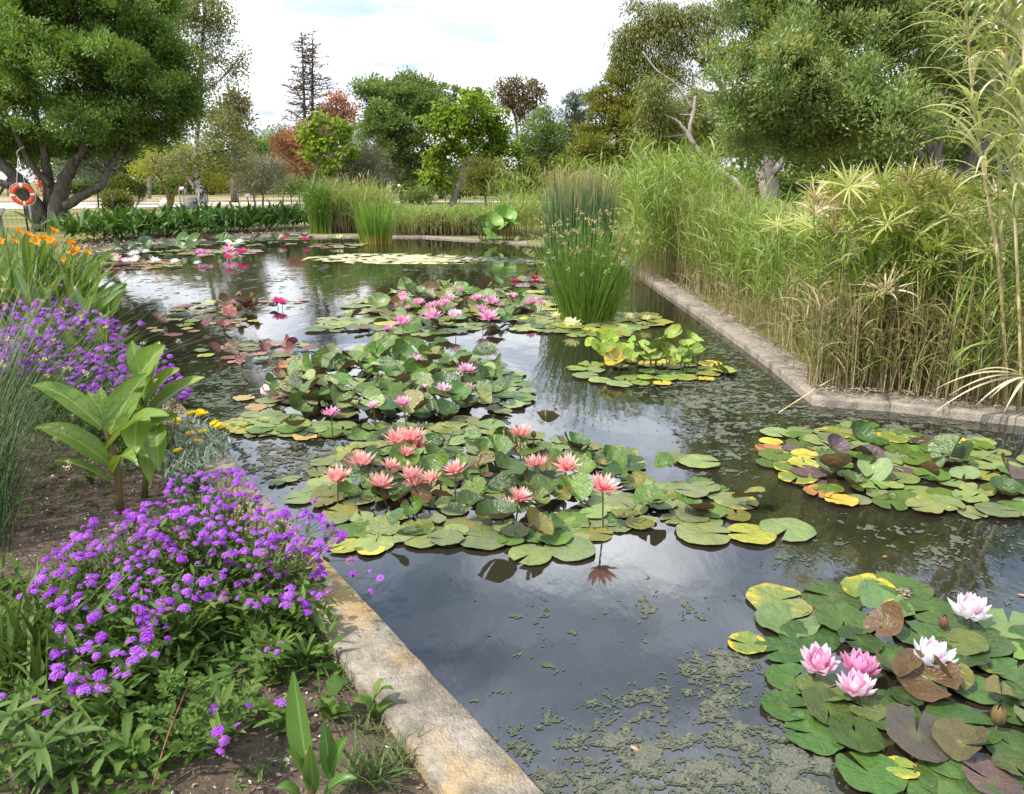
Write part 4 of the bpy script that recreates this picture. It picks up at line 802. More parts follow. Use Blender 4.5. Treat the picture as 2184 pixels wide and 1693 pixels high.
# gazania with silver leaves
M_silver = leafmat('silver_leaf', [(.13, .17, .10), (.20, .25, .17), (.30, .34, .27)], transl=.2, rough=.7)
M_yel = petalmat('yellow_petal', (.80, .50, .01), (.85, .66, .02)); gz = thing('gazania', 'low silvery gazania with bright yellow daisy flowers hanging over the kerb beside the canna', 'flower', G(400, 990, .04))
pp = sample_poly([(345, 1000), (355, 920), (400, 890), (450, 910), (490, 935), (480, 960), (430, 1000), (400, 1030), (360, 1030)], 1100); hh = rng.uniform(.03, .16, len(pp)); C = np.array([G(x, y, h) for (x, y), h in zip(pp, hh)]) - np.array([0, 0, .03])
mb = MB(); ribbons(mb, C, rng.random(len(C)) * 2 * PI, rng.uniform(.2, 1.2, len(C)), rng.uniform(.1, .9, len(C)), rng.uniform(.05, .10, len(C)), rng.uniform(.010, .016, len(C)), 4, 3, fold=-.4, prof='lance'); mb.build('foliage', M_silver, gz, kind='stuff')
g_m = MB(); n = 16
for k in range(2): ribbons(g_m, np.zeros((n, 3)), np.arange(n) * 2 * PI / n + k * .2, 1.25 - k * .35, .15, 1.0 - k * .1, .32, 3, 3, fold=-.3, prof='lance', r=.5)
blob(g_m, (0, 0, .12), (.28, .28, .12), 3, 9, 5, .05)
g_m = g_m.mesh('flower', M_yel)
for x, y in [(1205, 1210), (1270, 1202), (1300, 1210), (1120, 1255), (1205, 1335), (1290, 1325), (1255, 1385), (1130, 1445), (1360, 1270), (1390, 1285), (1420, 1300), (1240, 1200)]:
    f = link('flower', g_m, gz); q = Vector(G(x * .3358, 477.6 + y * .3358, .17)) - Vector(gz['_o']); f.matrix_local = Matrix.Translation(q) @ Euler((rng.uniform(-.1, .5), rng.normal() * .25, rng.random() * 6)).to_matrix().to_4x4() @ Matrix.Scale(.036, 4)
P1 = np.array([np.array(f.matrix_local.translation) + gz['_o'] for f in gz.children if f.name.startswith('flower')]); P0 = P1.copy(); P0[:, 2] = .04; P0[:, :2] += dn * .03; mb = MB(); stems(mb, P0, P1, .0025); mb.build('stems', M_vstem, gz, kind='stuff')

# daylilies and broad leaves at the far end of the bed
M_strap = leafmat('strap_leaf', [(.085, .15, .03), (.13, .20, .045), (.20, .26, .075)], transl=.35, rough=.45)
M_broad = broadmat('broad_leaf', (.085, .16, .035), (.14, .22, .065), (.24, .30, .12))
dl_ = thing('daylily', 'daylily clump with large orange trumpet flowers rising above pale strap leaves, left edge', 'flower', At(60, 700, 8.2) * np.array([1, 1, 0]) + np.array([0, 0, .04]))
n = 2200; bx = np.array([At(x, 600, d)[:2] for x, d in zip(rng.uniform(-80, 215, n), rng.uniform(6.8, 11.5, n))]); sd2 = (bx - pa[:2]) @ dn; bx = bx[sd2 > .35]; n = len(bx)
mb = MB(); ribbons(mb, np.c_[bx, np.full(n, .04)], rng.random(n) * 2 * PI, rng.uniform(.03, .35, n), rng.uniform(.1, 1.1, n), rng.uniform(.7, 1.2, n), rng.uniform(.02, .038, n), 6, 3, fold=-.5); mb.build('foliage', M_strap, dl_, kind='stuff')
M_or = petalmat('orange_petal', (.80, .40, .02), (.82, .26, .008)); fm = []
for k in range(3):
    m_ = MB()
    for ring in range(2): ribbons(m_, np.zeros((3, 3)), np.arange(3) * 2 * PI / 3 + ring * PI / 3 + k, .35, 1.25, 1.0 - ring * .06, .52 - ring * .14, 6, 3, fold=-.35, prof='lance', r=.5)
    fm.append(m_.mesh('flower', M_or, smooth=True))
P1 = []
for i, (x, y) in enumerate([(220, 735), (370, 800), (180, 865), (480, 865), (690, 735), (670, 850), (570, 840), (735, 925), (920, 890), (970, 990), (1030, 1000), (1120, 1020), (5, 870), (640, 860), (930, 1000), (840, 1090)]):
    q = At(x * .164, 375.2 + y * .164, 7.4 + .25 * math.sin(i * 2.1)); f = link('flower', fm[i % 3], dl_); s = .08 * rng.uniform(.8, 1.1) * (.6 if i in (2, 15) else 1)
    f.matrix_local = Matrix.Translation(Vector(q) - Vector(dl_['_o'])) @ Euler((rng.uniform(.3, .9), rng.normal() * .5, rng.random() * 6)).to_matrix().to_4x4() @ Matrix.Scale(s, 4); P1.append(q)
P1 = np.array(P1); P0 = P1.copy(); P0[:, 2] = .04; P0[:, 0] += rng.normal(size=len(P1)) * .05 - .1; mb = MB(); stems(mb, P0, P1, .005, .03, 5); mb.build('stems', M_strap, dl_, kind='stuff')
bl = thing('canna', 'patch of low cannas with broad blue-green leaves between the daylilies and the purple verbena', 'plant', G(130, 690, .04))
for i in range(120):
    X = rng.uniform(-30, 225); dep = rng.uniform(5.4, 8.2); q = At(X, 620, dep); q[2] = .04 + rng.uniform(.05, .3 + .35 * (dep > 6.3))
    s_ = (q[:2] - pa[:2]) @ dn
    if s_ < .3: q[:2] += dn * (.32 - s_)
    a = rng.normal() * .9 + (-.1 if X > 100 else .5); L = rng.uniform(.38, .62); tip = q + np.array([math.cos(a) * L * .75, math.sin(a) * L * .35 - .05, rng.uniform(.25, .55)])
    mb = MB(); leaf_between(mb, q, tip, rng.uniform(.09, .15), rng.uniform(-.02, .1), rng.normal() * .6, 10, 7, .36, 'lance', .02, r='u'); mb.build('leaf', M_broad, bl, True)
n = 420; bx = np.array([At(x, 600, d)[:2] for x, d in zip(rng.uniform(40, 250, n), rng.uniform(5.6, 9.5, n))]); sd2 = (bx - pa[:2]) @ dn; bx = bx[(sd2 > .24) & (sd2 < 1.2)]; n = len(bx)
mb = MB(); ribbons(mb, np.c_[bx, np.full(n, .04)], rng.normal(size=n) * .8, rng.uniform(.15, .8, n), rng.uniform(.2, .9, n), rng.uniform(.35, .7, n), rng.uniform(.02, .04, n), 5, 3, fold=-.5, prof='lance'); mb.build('strap_leaves', M_strap, bl, kind='stuff')

# arching dark rush on the left
M_rush = leafmat('dark_rush', [(.020, .050, .008), (.035, .075, .012), (.06, .10, .02)], tip=((.20, .19, .09), .8, 1.2), transl=.1)
M_cream = leafmat('cream_seed', [(.50, .42, .20), (.60, .52, .30)], transl=.15); M_tan = leafmat('tan_seed', [(.36, .26, .12), (.52, .41, .21)], transl=.15)
ru = thing('rush', 'dark green rush clump with long thin blades arching over the bed at the left edge', 'plant', G(-20, 1120, .04))
n = 520; b0 = np.array([G(x, y, .04) for x, y in zip(rng.uniform(-150, 30, n), rng.uniform(980, 1190, n))]); mb = MB()
tips = ribbons(mb, b0, rng.normal(size=n) * .9 + .6, rng.uniform(.05, .55, n), rng.uniform(.2, 1.25, n), rng.uniform(.55, 1.3, n), .0048, 8, 2, prof='stem'); mb.build('blades', M_rush, ru, kind='stuff')
def seedheads(root, name, P, rad, mat, k=9, ns=.4):
    mb = MB(); N = len(P); C = np.repeat(P, k, 0) + rng.normal(size=(N * k, 3)) * rad * .6; leaves(mb, C, rng.normal(size=(N * k, 3)), rad * .9, rad * .7, np.repeat(rng.random(N), k), .3); leaves(mb, C, rng.normal(size=(N * k, 3)), rad * .9, rad * .7, np.repeat(rng.random(N), k), .3); return mb.build(name, mat, root, kind='stuff')
n2_ = 70; b1 = np.array([G(x, y, .04) for x, y in zip(rng.uniform(-80, 40, n2_), rng.uniform(980, 1150, n2_))]); mb = MB(); ribbons(mb, b1, rng.normal(size=n2_) * .5 + .45, rng.uniform(.1, .55, n2_), rng.uniform(.3, 1.0, n2_), rng.uniform(.9, 1.55, n2_), .0075, 10, 2, prof='stem'); mb.build('arching_blades', M_rush, ru, kind='stuff')
seedheads(ru, 'seed_heads', tips[rng.random(n) < .09], .010, M_cream, 12)
# sword leaves
M_sword = leafmat('sword_leaf', [(.045, .085, .016), (.075, .125, .022), (.12, .17, .035)], tip=((.26, .20, .05), .9, 1.3), transl=.3)
sw = thing('iris', 'clump of sword-shaped green leaves at the left edge beside the near verbena', 'plant', G(60, 1470, .04))
for i in range(46):
    q = G(rng.normal() * 55 + 55, rng.uniform(1400, 1490), .04); mb = MB(); ribbons(mb, [q], rng.normal() * 1.1 + rng.choice([0, PI]), rng.uniform(.03, .35), rng.uniform(.1, .9), rng.uniform(.25, .46), rng.uniform(.012, .020), 8, 3, fold=-.45, roll=[rng.normal() * .4]); mb.build('leaf', M_sword, sw, True)
for (x0, y0), (x1, y1), wd in [((120, 1490), (238, 1620), .016), ((10, 1420), (80, 1470), .016), ((60, 1450), (82, 1185), .02), ((130, 1360), (250, 1215), .018), ((20, 1400), (55, 1345), .016)]:
    q0, q1 = G(x0, y0, .12), G(x1, y1, .12 if y1 > y0 else .3); mb = MB(); leaf_between(mb, q0, q1, wd, .18 if y1 > y0 else .03, .3, 14, 3, .4, 'spear', 0); mb.build('leaf', M_sword, sw, True)
# weeds in the near corner
M_weed = leafmat('weed_leaf', [(.05, .105, .018), (.085, .15, .026), (.14, .205, .045)], transl=.35, spec=.18, rough=.6)
M_redst = leafmat('reddish_stem', [(.22, .09, .05), (.26, .12, .07)], transl=.05)
def pt(cx, cy, z=.04): return G(cx * .4205, 980.7 + cy * .4205, z)
pn = thing('weed', 'weed with reddish stem and small feather-like leaflets rooted in bare soil, nearest the bottom edge', 'weed', pt(760, 1700))
sp_ = smoothline([pt(760, 1700), pt(850, 1400, .16), pt(930, 1200, .27), pt(962, 1105, .33)], 12); mb = MB(); tube(mb, sp_, np.linspace(.003, .0014, 12), 6); mb.build('stem', M_redst, pn, True)
for i in range(3, 12):
    for s in (1, -1):
        p0 = sp_[i]; d = np.array([s * rng.uniform(.6, 1), rng.uniform(-.5, .3), rng.uniform(.1, .6)]); d /= np.linalg.norm(d); L = rng.uniform(.07, .13) * (1.15 - i / 18); mb = MB(); m = 7
        f = np.linspace(.25, 1, m); C = p0 + d * (f * L)[:, None] - np.array([0, 0, 1]) * (f ** 2 * L * .25)[:, None]; side = np.cross(d, [0, 0, 1.]); side /= np.linalg.norm(side)
        stems(mb, [p0], [C[-1]], .001, 0)
        for t_ in (1, -1): leaves(mb, C, np.tile(side * t_ + d * .35, (m, 1)) + rng.normal(size=(m, 3)) * .08, rng.uniform(.018, .027, m), .013, rng.random(m), .1)
        leaves(mb, C[-1:], d[None], .024, .013, np.array([.5]), .1); mb.build('leaf', M_weed, pn)
def rosette(label, base, n, L, W, lean, prof='tooth', mat=None, arch=.25, zup=.1, M=5, K=18, cat='weed', name='weed', fold=.25):
    o = thing(name, label, cat, base)
    for i in range(n):
        a = i * 2.4 + rng.normal() * .25; l = L * rng.uniform(.65, 1.15); ln = lean * rng.uniform(.7, 1.25); p0 = np.array(base) + np.array([0, 0, rng.uniform(0, zup)]); p1 = p0 + np.array([math.cos(a) * math.sin(ln), math.sin(a) * math.sin(ln), math.cos(ln)]) * l
        mb = MB(); leaf_between(mb, p0, p1, W * rng.uniform(.8, 1.2), arch * rng.uniform(.5, 1.3), rng.normal() * .25, K, M, fold, prof, .04); mb.build('leaf', mat or M_weed, o, True)
    return o
rosette('toothed-leaf weed sprawling below the verbena, left of the feather-leaved weed', pt(590, 1400), 13, .15, .035, 1.0)
rosette('toothed-leaf weed with upright leaves in the middle of the sparse verbena', pt(960, 1010), 14, .17, .035, .75)
rosette('toothed weed flat on the soil at the bottom edge under the other weeds', pt(660, 1580), 10, .12, .032, 1.15)
rosette('weed of many small upright leaves between the sparse verbena and the kerb', pt(1390, 1110), 26, .12, .022, .7, zup=.1)
rosette('leafy weed hugging the kerb side just above the young canna', pt(1560, 1080), 18, .10, .02, .8, zup=.06)
rosette('round-leaved weed behind the young canna, nearer the verbena', pt(1400, 1390), 7, .085, .075, 1.1, 'lance', arch=.2, cat='weed')
rosette('round-leaved weed between the young canna and the kerb', pt(1680, 1320), 6, .07, .065, 1.1, 'lance')
rosette('spoon-leaved weed against the kerb beside the young canna', pt(1900, 1330), 7, .075, .035, .8, 'lance')
rosette('dark-leaved weed on bare soil behind the big canna', pt(470, 140), 8, .11, .04, .9, 'lance')
rosette('pale green weed at the foot of the silver gazania', pt(1000, 150), 24, .11, .018, .8, 'lance', M_strap, zup=.05)
# lance-leaved plant in the bottom left corner
lp = thing('shrub', 'lance-leaved green plant with whorled leaves in the bottom left corner', 'plant', pt(90, 1690)); M_lp = leafmat('lance_leaf', [(.055, .11, .022), (.09, .15, .032), (.14, .20, .055)], transl=.35, spec=.2)
for (cx, cy, z) in [(60, 1400, .20), (210, 1460, .20), (150, 1560, .14), (20, 1560, .14), (330, 1520, .12), (250, 1600, .08), (60, 1300, .25), (-40, 1450, .18), (360, 1400, .15)]:
    p0 = pt(cx, cy, z); mb = MB(); stems(mb, [np.array([p0[0] * .5 + lp['_o'][0] * .5, p0[1] * .5 + lp['_o'][1] * .5, .04])], [p0], .002); mb.build('stem', M_vstem, lp)
    for i in range(8):
        a = i * 2 * PI / 8 + rng.normal() * .2; l = rng.uniform(.07, .13); p1 = p0 + np.array([math.cos(a) * .9, math.sin(a) * .9, rng.uniform(-.25, .5)]) * l; mb = MB(); leaf_between(mb, p0, p1, .021, .12, rng.normal() * .3, 10, 3, .35, 'lance', .02); mb.build('leaf', M_lp, lp, True)
# grass tufts along the kerb
for i, (cx, cy, k, L) in enumerate([(1870, 1640, 46, .16), (1800, 1120, 40, .11), (1960, 1290, 30, .10), (1990, 1560, 36, .12), (1600, 960, 36, .13), (1290, 1600, 40, .06), (1700, 1000, 30, .09)]):
    b = pt(cx, cy); b[:2] += dn * max(0, KW + .03 - (b[:2] - pa[:2]) @ dn)
    n = k; mb = MB(); ribbons(mb, b + np.c_[rng.normal(size=(n, 2)) * .035, np.zeros(n)], rng.random(n) * 6.3, rng.uniform(.2, 1.0, n), rng.uniform(.2, 1.2, n), rng.uniform(.5, 1.2, n) * L, rng.uniform(.004, .007, n), 5, 3, fold=-.4)
    g_ = thing('grass_tuft', ['green grass tuft right of the young canna at the foot of the kerb', 'grass tuft at the kerb foot above the round-leaved weed', 'small grass tuft at the kerb foot beside the spoon-leaved weed', 'grass tuft nearest the bottom of the kerb', 'thin grass by the dark shaded kerb side under the verbena', 'tiny trailing grass on the bare soil left of the young canna', 'short grass tuft along the shaded kerb side'][i], 'grass', b); mb.build('blades', M_sword, g_, kind='stuff')
pp = sample_poly([tuple(G(x, y, .04)[:2]) for x, y in [(-150, 1180), (60, 1250), (330, 1330), (560, 1330), (690, 1345), (760, 1440), (560, 1480), (430, 1640), (300, 1720), (-200, 1750)]], 2100); n = len(pp)
mb = MB(); ribbons(mb, np.c_[pp, .04 + rng.random(n) ** 2 * .10], rng.random(n) * 6.3, rng.uniform(.4, 1.4, n), rng.uniform(0, .9, n), rng.uniform(.035, .10, n), rng.uniform(.012, .026, n), 7, 3, fold=-.4, prof='tooth', roll=rng.normal(size=n) * .4); mb.build('low_weeds', M_weed, None, kind='stuff')
pp = sample_poly([tuple(G(x, y, .04)[:2]) for x, y in [(-150, 860), (120, 850), (240, 960), (330, 1000), (240, 1090), (-150, 1150)]], 420); n = len(pp)
mb = MB(); ribbons(mb, np.c_[pp, np.full(n, .04)], rng.random(n) * 6.3, rng.uniform(.3, 1.3, n), rng.uniform(0, .9, n), rng.uniform(.03, .09, n), rng.uniform(.008, .02, n), 5, 3, fold=-.4, prof='lance'); mb.build('low_weeds', M_weed, None, kind='stuff')
# chips of bark and gravel on the soil
t = NT('mulch'); M_mulch = t.done(t.princ(t.ramp(t.attr('r'), [(0, (.045, .03, .02)), (.35, (.13, .085, .055)), (.7, (.24, .18, .12)), (.86, (.34, .28, .21)), (1, (.55, .51, .45))]), .95, .1))
pp = sample_poly([tuple(G(x, y, .04)[:2]) for x, y in [(950, 1750), (300, 1900), (-200, 1900), (-200, 1000), (60, 850), (380, 870), (470, 990), (690, 1340)]], 9000); pp = pp[((pp - pa[:2]) @ dn) > KW + .01]; n = len(pp)
mb = MB(); leaves(mb, np.c_[pp, np.full(n, .041) + rng.random(n) * .008], rng.normal(size=(n, 3)) * np.array([1, 1, .25]), rng.uniform(.005, .022, n), rng.uniform(.004, .013, n), rng.random(n), .3); mb.build('mulch', M_mulch, None, kind='stuff')
pp = sample_poly([tuple(G(x, y, .04)[:2]) for x, y in [(150, 538), (330, 512), (640, 494), (640, 490), (330, 495), (100, 520)]], 2500); n = len(pp); mb = MB(); leaves(mb, np.c_[pp, np.full(n, .05)], rng.normal(size=(n, 3)) * np.array([1, 1, .4]), rng.uniform(.04, .12, n), .05, rng.random(n), .3); mb.build('leaf_litter', M_mulch, None, kind='stuff')

# ------------------------------------------------------------------ reeds and rushes
M_reed = leafmat('reed_leaf', [(.14, .22, .04), (.20, .28, .06), (.32, .34, .13)], transl=.35, base=((.24, .19, .09), 0, .35))
M_reedl = leafmat('reed_blade', [(.13, .21, .032), (.20, .285, .05), (.34, .38, .13)], transl=.4)
M_straw = leafmat('straw', [(.22, .17, .08), (.34, .27, .14), (.44, .37, .21)], transl=.25)
M_strawg = leafmat('straw_green', [(.15, .17, .05), (.26, .23, .09), (.36, .30, .15)], transl=.3, base=((.13, .10, .06), 0, .3))
M_bul = leafmat('bulrush', [(.05, .125, .055), (.08, .16, .065), (.12, .19, .07)], tip=((.46, .33, .17), .80, 1.05), transl=.25)
M_rushg = leafmat('green_rush', [(.075, .15, .02), (.12, .21, .03), (.18, .27, .045)], base=((.22, .30, .04), 0, .25), transl=.3)
M_yg = leafmat('yellow_green_rush', [(.13, .24, .03), (.18, .29, .04)], base=((.45, .32, .06), .05, .35), transl=.3)
M_plume = leafmat('plume', [(.30, .21, .13), (.42, .33, .22)], transl=.2)
def reedbed(name, label, pts, H, nleaf, stemmat, leafm, leafL=.35, leafW=.016, lean=.08, cat='reed', sw=.008, droop=(.5, 1.6), plumes=0, plen=.2, lf0=.25, roll=.5):
    pts = np.asarray(pts, float); n = len(pts); o = thing(name, label, cat, np.append(pts[:, :2].mean(0), .04)); z = np.full(n, .03) if pts.shape[1] < 3 else pts[:, 2]
    B = np.c_[pts[:, :2], z]; H = np.broadcast_to(H, (n,)) * rng.uniform(.72, 1.1, n); mb = MB(); T = ribbons(mb, B, rng.random(n) * 6.3, abs(rng.normal(size=n)) * lean, rng.normal(size=n) * lean, H, sw, 5, 2, prof='stem', roll=rng.random(n) * 3); mb.build('stems', stemmat, o, kind='stuff')
    if nleaf:
        k = np.repeat(np.arange(n), nleaf); f = rng.uniform(lf0, 1, len(k)); C = B[k] + (T - B)[k] * f[:, None]; m = len(k)
        mb = MB(); ribbons(mb, C, rng.random(m) * 6.3, rng.uniform(.15, .8, m), rng.uniform(*droop, m), leafL * rng.uniform(.55, 1.15, m), leafW * rng.uniform(.6, 1.2, m), 4, 2, prof='spear', roll=rng.normal(size=m) * roll); mb.build('blades', leafm, o, kind='stuff')
    if plumes:
        kk = rng.choice(n, plumes, replace=False); mb = MB()
        for q in kk:
            C = T[q] + np.array([0, 0, 1]) * rng.uniform(-.2, 1, 60)[:, None] * plen + rng.normal(size=(60, 3)) * .02 * np.array([1, 1, .2]); leaves(mb, C, rng.normal(size=(60, 3)) * .6 + np.array([.4, 0, .3]), .05, .012, rng.random(60), .1)
        mb.build('plumes', M_plume, o, kind='stuff')
    return o, B, T
def strip(y0, y1, d0, d1, n):                 # points on the right bank, between two distances along it and two distances behind the kerb
    y = rng.uniform(y0, y1, n); d = rng.uniform(d0, d1, n); x = np.interp(y, [p[1] for p in RP[:4]][::-1], [p[0] for p in RP[:4]][::-1]); return np.c_[x + .24 + d, y]
kx = RP[3]; ke = RP[5]
def corner(n, d0, d1, lo=0.0, hi=1.0):
    f = rng.uniform(lo, hi, n); q = kx[None, :2] * (1 - f)[:, None] + ke[None, :2] * f[:, None]; u = (ke - kx)[:2]; u /= np.linalg.norm(u); nn = np.array([-u[1], u[0]]); return q + nn * (.26 + rng.uniform(d0, d1, n))[:, None]
# umbrella sedge
M_umb = [leafmat('umbel_green', [(.16, .22, .035), (.25, .29, .06)], transl=.35), leafmat('umbel_yellow', [(.33, .36, .09), (.47, .46, .17)], transl=.35), leafmat('umbel_dry', [(.50, .40, .26), (.64, .55, .40)], transl=.3), leafmat('umbel_orange', [(.55, .32, .03), (.6, .42, .06)], transl=.3)]
UM = []
for i in range(10):
    m_ = MB(); n = 17; ribbons(m_, np.zeros((n, 3)), np.arange(n) * 2 * PI / n + rng.normal(size=n) * .15, rng.uniform(.75, 1.35, n) - (.3 if i % 2 else 0), rng.uniform(.3, 1.3, n), rng.uniform(.7, 1.05, n), .055, 5, 3, fold=-.4, prof='lance', roll=rng.normal(size=n) * .2)
    if i in (0, 3): C = rng.normal(size=(50, 3)) * .12 + np.array([0, 0, .12]); leaves(m_, C, rng.normal(size=(50, 3)), .08, .05, rng.random(50))
    UM.append(m_.mesh('umbel', M_umb[(0, 0, 1, 0, 1, 2, 1, 2, 3, 0)[i]]))
pts = np.vstack([corner(130, .1, 1.5, -.05, .72), strip(5.9, 8.4, .12, 1.5, 165)]); n = len(pts); us = thing('umbrella_sedge', 'umbrella sedge thicket with radiating yellow-green leaf tops above the right kerb corner', 'sedge', np.append(pts.mean(0), .04))
Hh = np.where(rng.random(n) < .7, rng.uniform(1.15, 1.62, n), rng.uniform(.75, 1.2, n)); mb = MB(); T = ribbons(mb, np.c_[pts, np.full(n, .03)], rng.random(n) * 6.3, abs(rng.normal(size=n)) * .10, rng.normal(size=n) * .1, Hh, .012, 4, 2, prof='stem', roll=rng.random(n) * 3); mb.build('stems', M_rushg, us, kind='stuff')
for q in T:
    hi = q[2] > 1.0; k = random.choices(range(10), [2, 2, 5, 2, 5, 2.2, 5, 2.2, .5, 3] if hi else [4, 4, 1, 4, 1, 1.2, 1, 1.2, .4, 4])[0]; f = link('umbel', UM[k], us); f.matrix_local = Matrix.Translation(Vector(q) - Vector(us['_o'])) @ Euler((rng.normal() * .4, rng.normal() * .4, rng.random() * 6)).to_matrix().to_4x4() @ Matrix.Scale(rng.uniform(.17, .30), 4)
# dry stalks at its foot, green reeds among it
reedbed('reed', 'dry straw-coloured stalks crowding the inner edge of the right kerb corner', np.vstack([corner(620, .02, .7, -.05, 1.0), strip(5.7, 7.8, .05, .5, 200)]), .78, 3, M_straw, M_strawg, .34, .012, .15, sw=.008, droop=(.2, 1.8))
reedbed('reed', 'green reeds pushing up through the umbrella sedge behind the corner', np.vstack([corner(150, .2, 1.4, 0, 1.0), strip(5.8, 8.4, .2, 1.4, 110)]), 1.35, 7, M_reed, M_reedl, .40, .022, .10, plumes=4)
reedbed('reed', 'low dark grass and reed shoots under the stalks at the kerb corner', np.vstack([corner(150, .03, .5, -.05, 1.0)]), .4, 4, M_strawg, M_reedl, .35, .012, .2)
reedbed('reed', 'fresh green reed bank along the right kerb beyond the umbrella sedge', strip(7.6, 12.0, .18, 1.5, 620), 1.25, 7, M_reed, M_reedl, .36, .020, .08, plumes=3)
reedbed('reed', 'dry brown reed bases at the kerb in front of the fresh green reeds', strip(6.6, 12.5, .06, .35, 300), .42, 2, M_straw, M_strawg, .3, .009, .2, droop=(.2, 1.8))
reedbed('reed', 'straw-coloured dry sedge leaning beside the kerb, between the green reeds and the rush', strip(11.2, 13.8, .1, 1.1, 650), 1.45, 4, M_strawg, M_reedl, .5, .010, .17, sw=.010)
reedbed('reed', 'tall pale green reeds behind the dry sedge, tops against the dark trees', np.array([At(x, 400, d)[:2] for x, d in zip(rng.uniform(1350, 1530, 620), rng.uniform(12.5, 17, 620))]), 2.0, 7, M_reed, M_reedl, .45, .024, .06, plumes=5, plen=.3)
reedbed('reed', 'green reeds hugging the right kerb near its far end, behind the rush clump', strip(14.0, 17.4, .1, 1.6, 360), 1.7, 7, M_reed, M_reedl, .4, .018, .08)
reedbed('reed', 'tall reeds at the far right corner of the pond behind the bulrushes', np.array([At(x, 400, d)[:2] for x, d in zip(rng.uniform(1200, 1400, 420), rng.uniform(17.6, 21.5, 420))]), 1.95, 6, M_reed, M_reedl, .5, .022, .06)
reedbed('reed', 'yellowish sedge on the far bank between the far lotus and the bulrushes', np.array([At(x, 400, d)[:2] for x, d in zip(rng.uniform(1075, 1210, 420), rng.uniform(22.2, 24.5, 420))]), 1.05, 4, M_strawg, M_reedl, .6, .018, .14)
reedbed('reed', 'scattered tall thin reeds standing above the far bank behind the lotus', np.array([At(x, 400, d)[:2] for x, d in zip(rng.uniform(1040, 1180, 70), rng.uniform(23.6, 26, 70))]), 2.0, 6, M_reed, M_reedl, .6, .02, .08)
def clump(name, label, c, n, rad, H, mat, sw, lean, curv, cat='rush', z=-.05, heads=0, hm=None, hr=.02, low=.55):
    o = thing(name, label, cat, np.append(c[:2], 0)); a = rng.random(n) * 6.3; d = np.sqrt(rng.random(n)); B = np.c_[c[0] + np.cos(a) * d * rad, c[1] + np.sin(a) * d * rad * .8, np.full(n, z)]
    mb = MB(); T = ribbons(mb, B, a + rng.normal(size=n) * .5, d * lean * rng.uniform(.5, 1.2, n), d * curv * rng.uniform(.2, 1.2, n), H * rng.uniform(low, 1.05, n), sw, 7, 2, prof='stem', roll=rng.random(n) * 3); mb.build('blades', mat, o, kind='stuff')
    if heads: seedheads(o, 'seed_heads', T[rng.choice(n, heads, replace=False)], hr, hm, 8)
    return o
rb = G(1252, 684, 0)
clump('rush', 'green rush clump with tan seed heads rising from the water among yellow lilies', rb, 620, .30, 1.30, M_rushg, .011, .36, .30, heads=150, hm=M_tan, hr=.021)
bb = G(1232, 585, 0)
clump('bulrush', 'blue-green bulrush stand with reddish tan tips directly behind the rush clump', bb, 800, .58, 1.9, M_bul, .017, .09, .07, low=.58)
tb = G(797, 521, 0)
clump('rush', 'yellow-green rush tuft with golden base standing in the water at the far bank', tb + np.array([0, .3, 0]), 300, .42, 1.15, M_yg, .03, .18, .12, low=.6)
# far bank
def fb(x0, x1, d0, d1, n): return np.array([At(x, 400, d)[:2] for x, d in zip(rng.uniform(x0, x1, n), rng.uniform(d0, d1, n))])
reedbed('reed', 'green sedge clump on the far bank, next to the dark canna row', fb(655, 700, 24.6, 26, 420), 1.35, 2, M_rushg, M_rushg, .9, .02, .10, sw=.02)
reedbed('reed', 'tall sedge with brown feathery tops on the far bank behind the yellow-green tuft', fb(690, 830, 24.8, 27.0, 800), 1.25, 2, M_strawg, M_reedl, .9, .02, .20, sw=.02)
reedbed('reed', 'brown flowering sedge stalks leaning over the far bank', fb(690, 800, 25.5, 27.0, 160), 1.75, 1, M_tan, M_tan, .4, .03, .3, sw=.02)
reedbed('reed', 'dull green and straw grass along the middle of the far kerb', fb(820, 1090, 23.7, 27.0, 1800), .62, 2, M_strawg, M_reedl, .7, .02, .22, sw=.02)
th = thing('dry_grass', 'brown drooping heap of dead grass at the far kerb, left of the far lotus', 'grass', At(960, 490, 24.6) * np.array([1, 1, 0])); n = 1200; B = np.c_[fb(905, 1010, 24.2, 25.4, n), rng.uniform(.1, .5, n)]; mb = MB(); ribbons(mb, B, rng.normal(size=n) * 1.2 - PI / 2, rng.uniform(.3, 1.2, n), rng.uniform(.8, 2, n), rng.uniform(.4, .8, n), .02, 5, 2, prof='stem'); mb.build('blades', leafmat('dead_grass', [(.16, .115, .07), (.25, .19, .12), (.20, .17, .08)], transl=.2), th, kind='stuff')
# canna row on the far left
M_crow = leafmat('dark_canna', [(.035, .09, .014), (.06, .13, .022), (.10, .185, .035)], transl=.3, rough=.5, spec=.3)
row = [(x, y) for x, y in zip(np.linspace(175, 640, 24), np.interp(np.linspace(175, 640, 24), [175, 330, 640], [516, 505, 487]))]
for i, (x, y) in enumerate(row):
    b = G(x + rng.normal() * 4, y + rng.normal() * 2, .04); o = thing('canna', 'dark green canna plant with spear-shaped leaves in the row along the far left kerb', 'plant', b, 'dark cannas in the row along the far left kerb'); mb = MB()
    for k in range(42):
        q = b + np.array([rng.normal() * .42, rng.normal() * .38, rng.uniform(.05, .48)]); a = rng.random() * 6.3; L = rng.uniform(.4, .65); ln = rng.uniform(.45, 1.4)
        leaf_between(mb, q, q + np.array([math.cos(a) * math.sin(ln), math.sin(a) * math.sin(ln), math.cos(ln)]) * L, rng.uniform(.09, .14), .10, rng.normal() * .4, 5, 3, .4, 'lance', 0)
    mb.build('foliage', M_crow, o, True, kind='stuff')
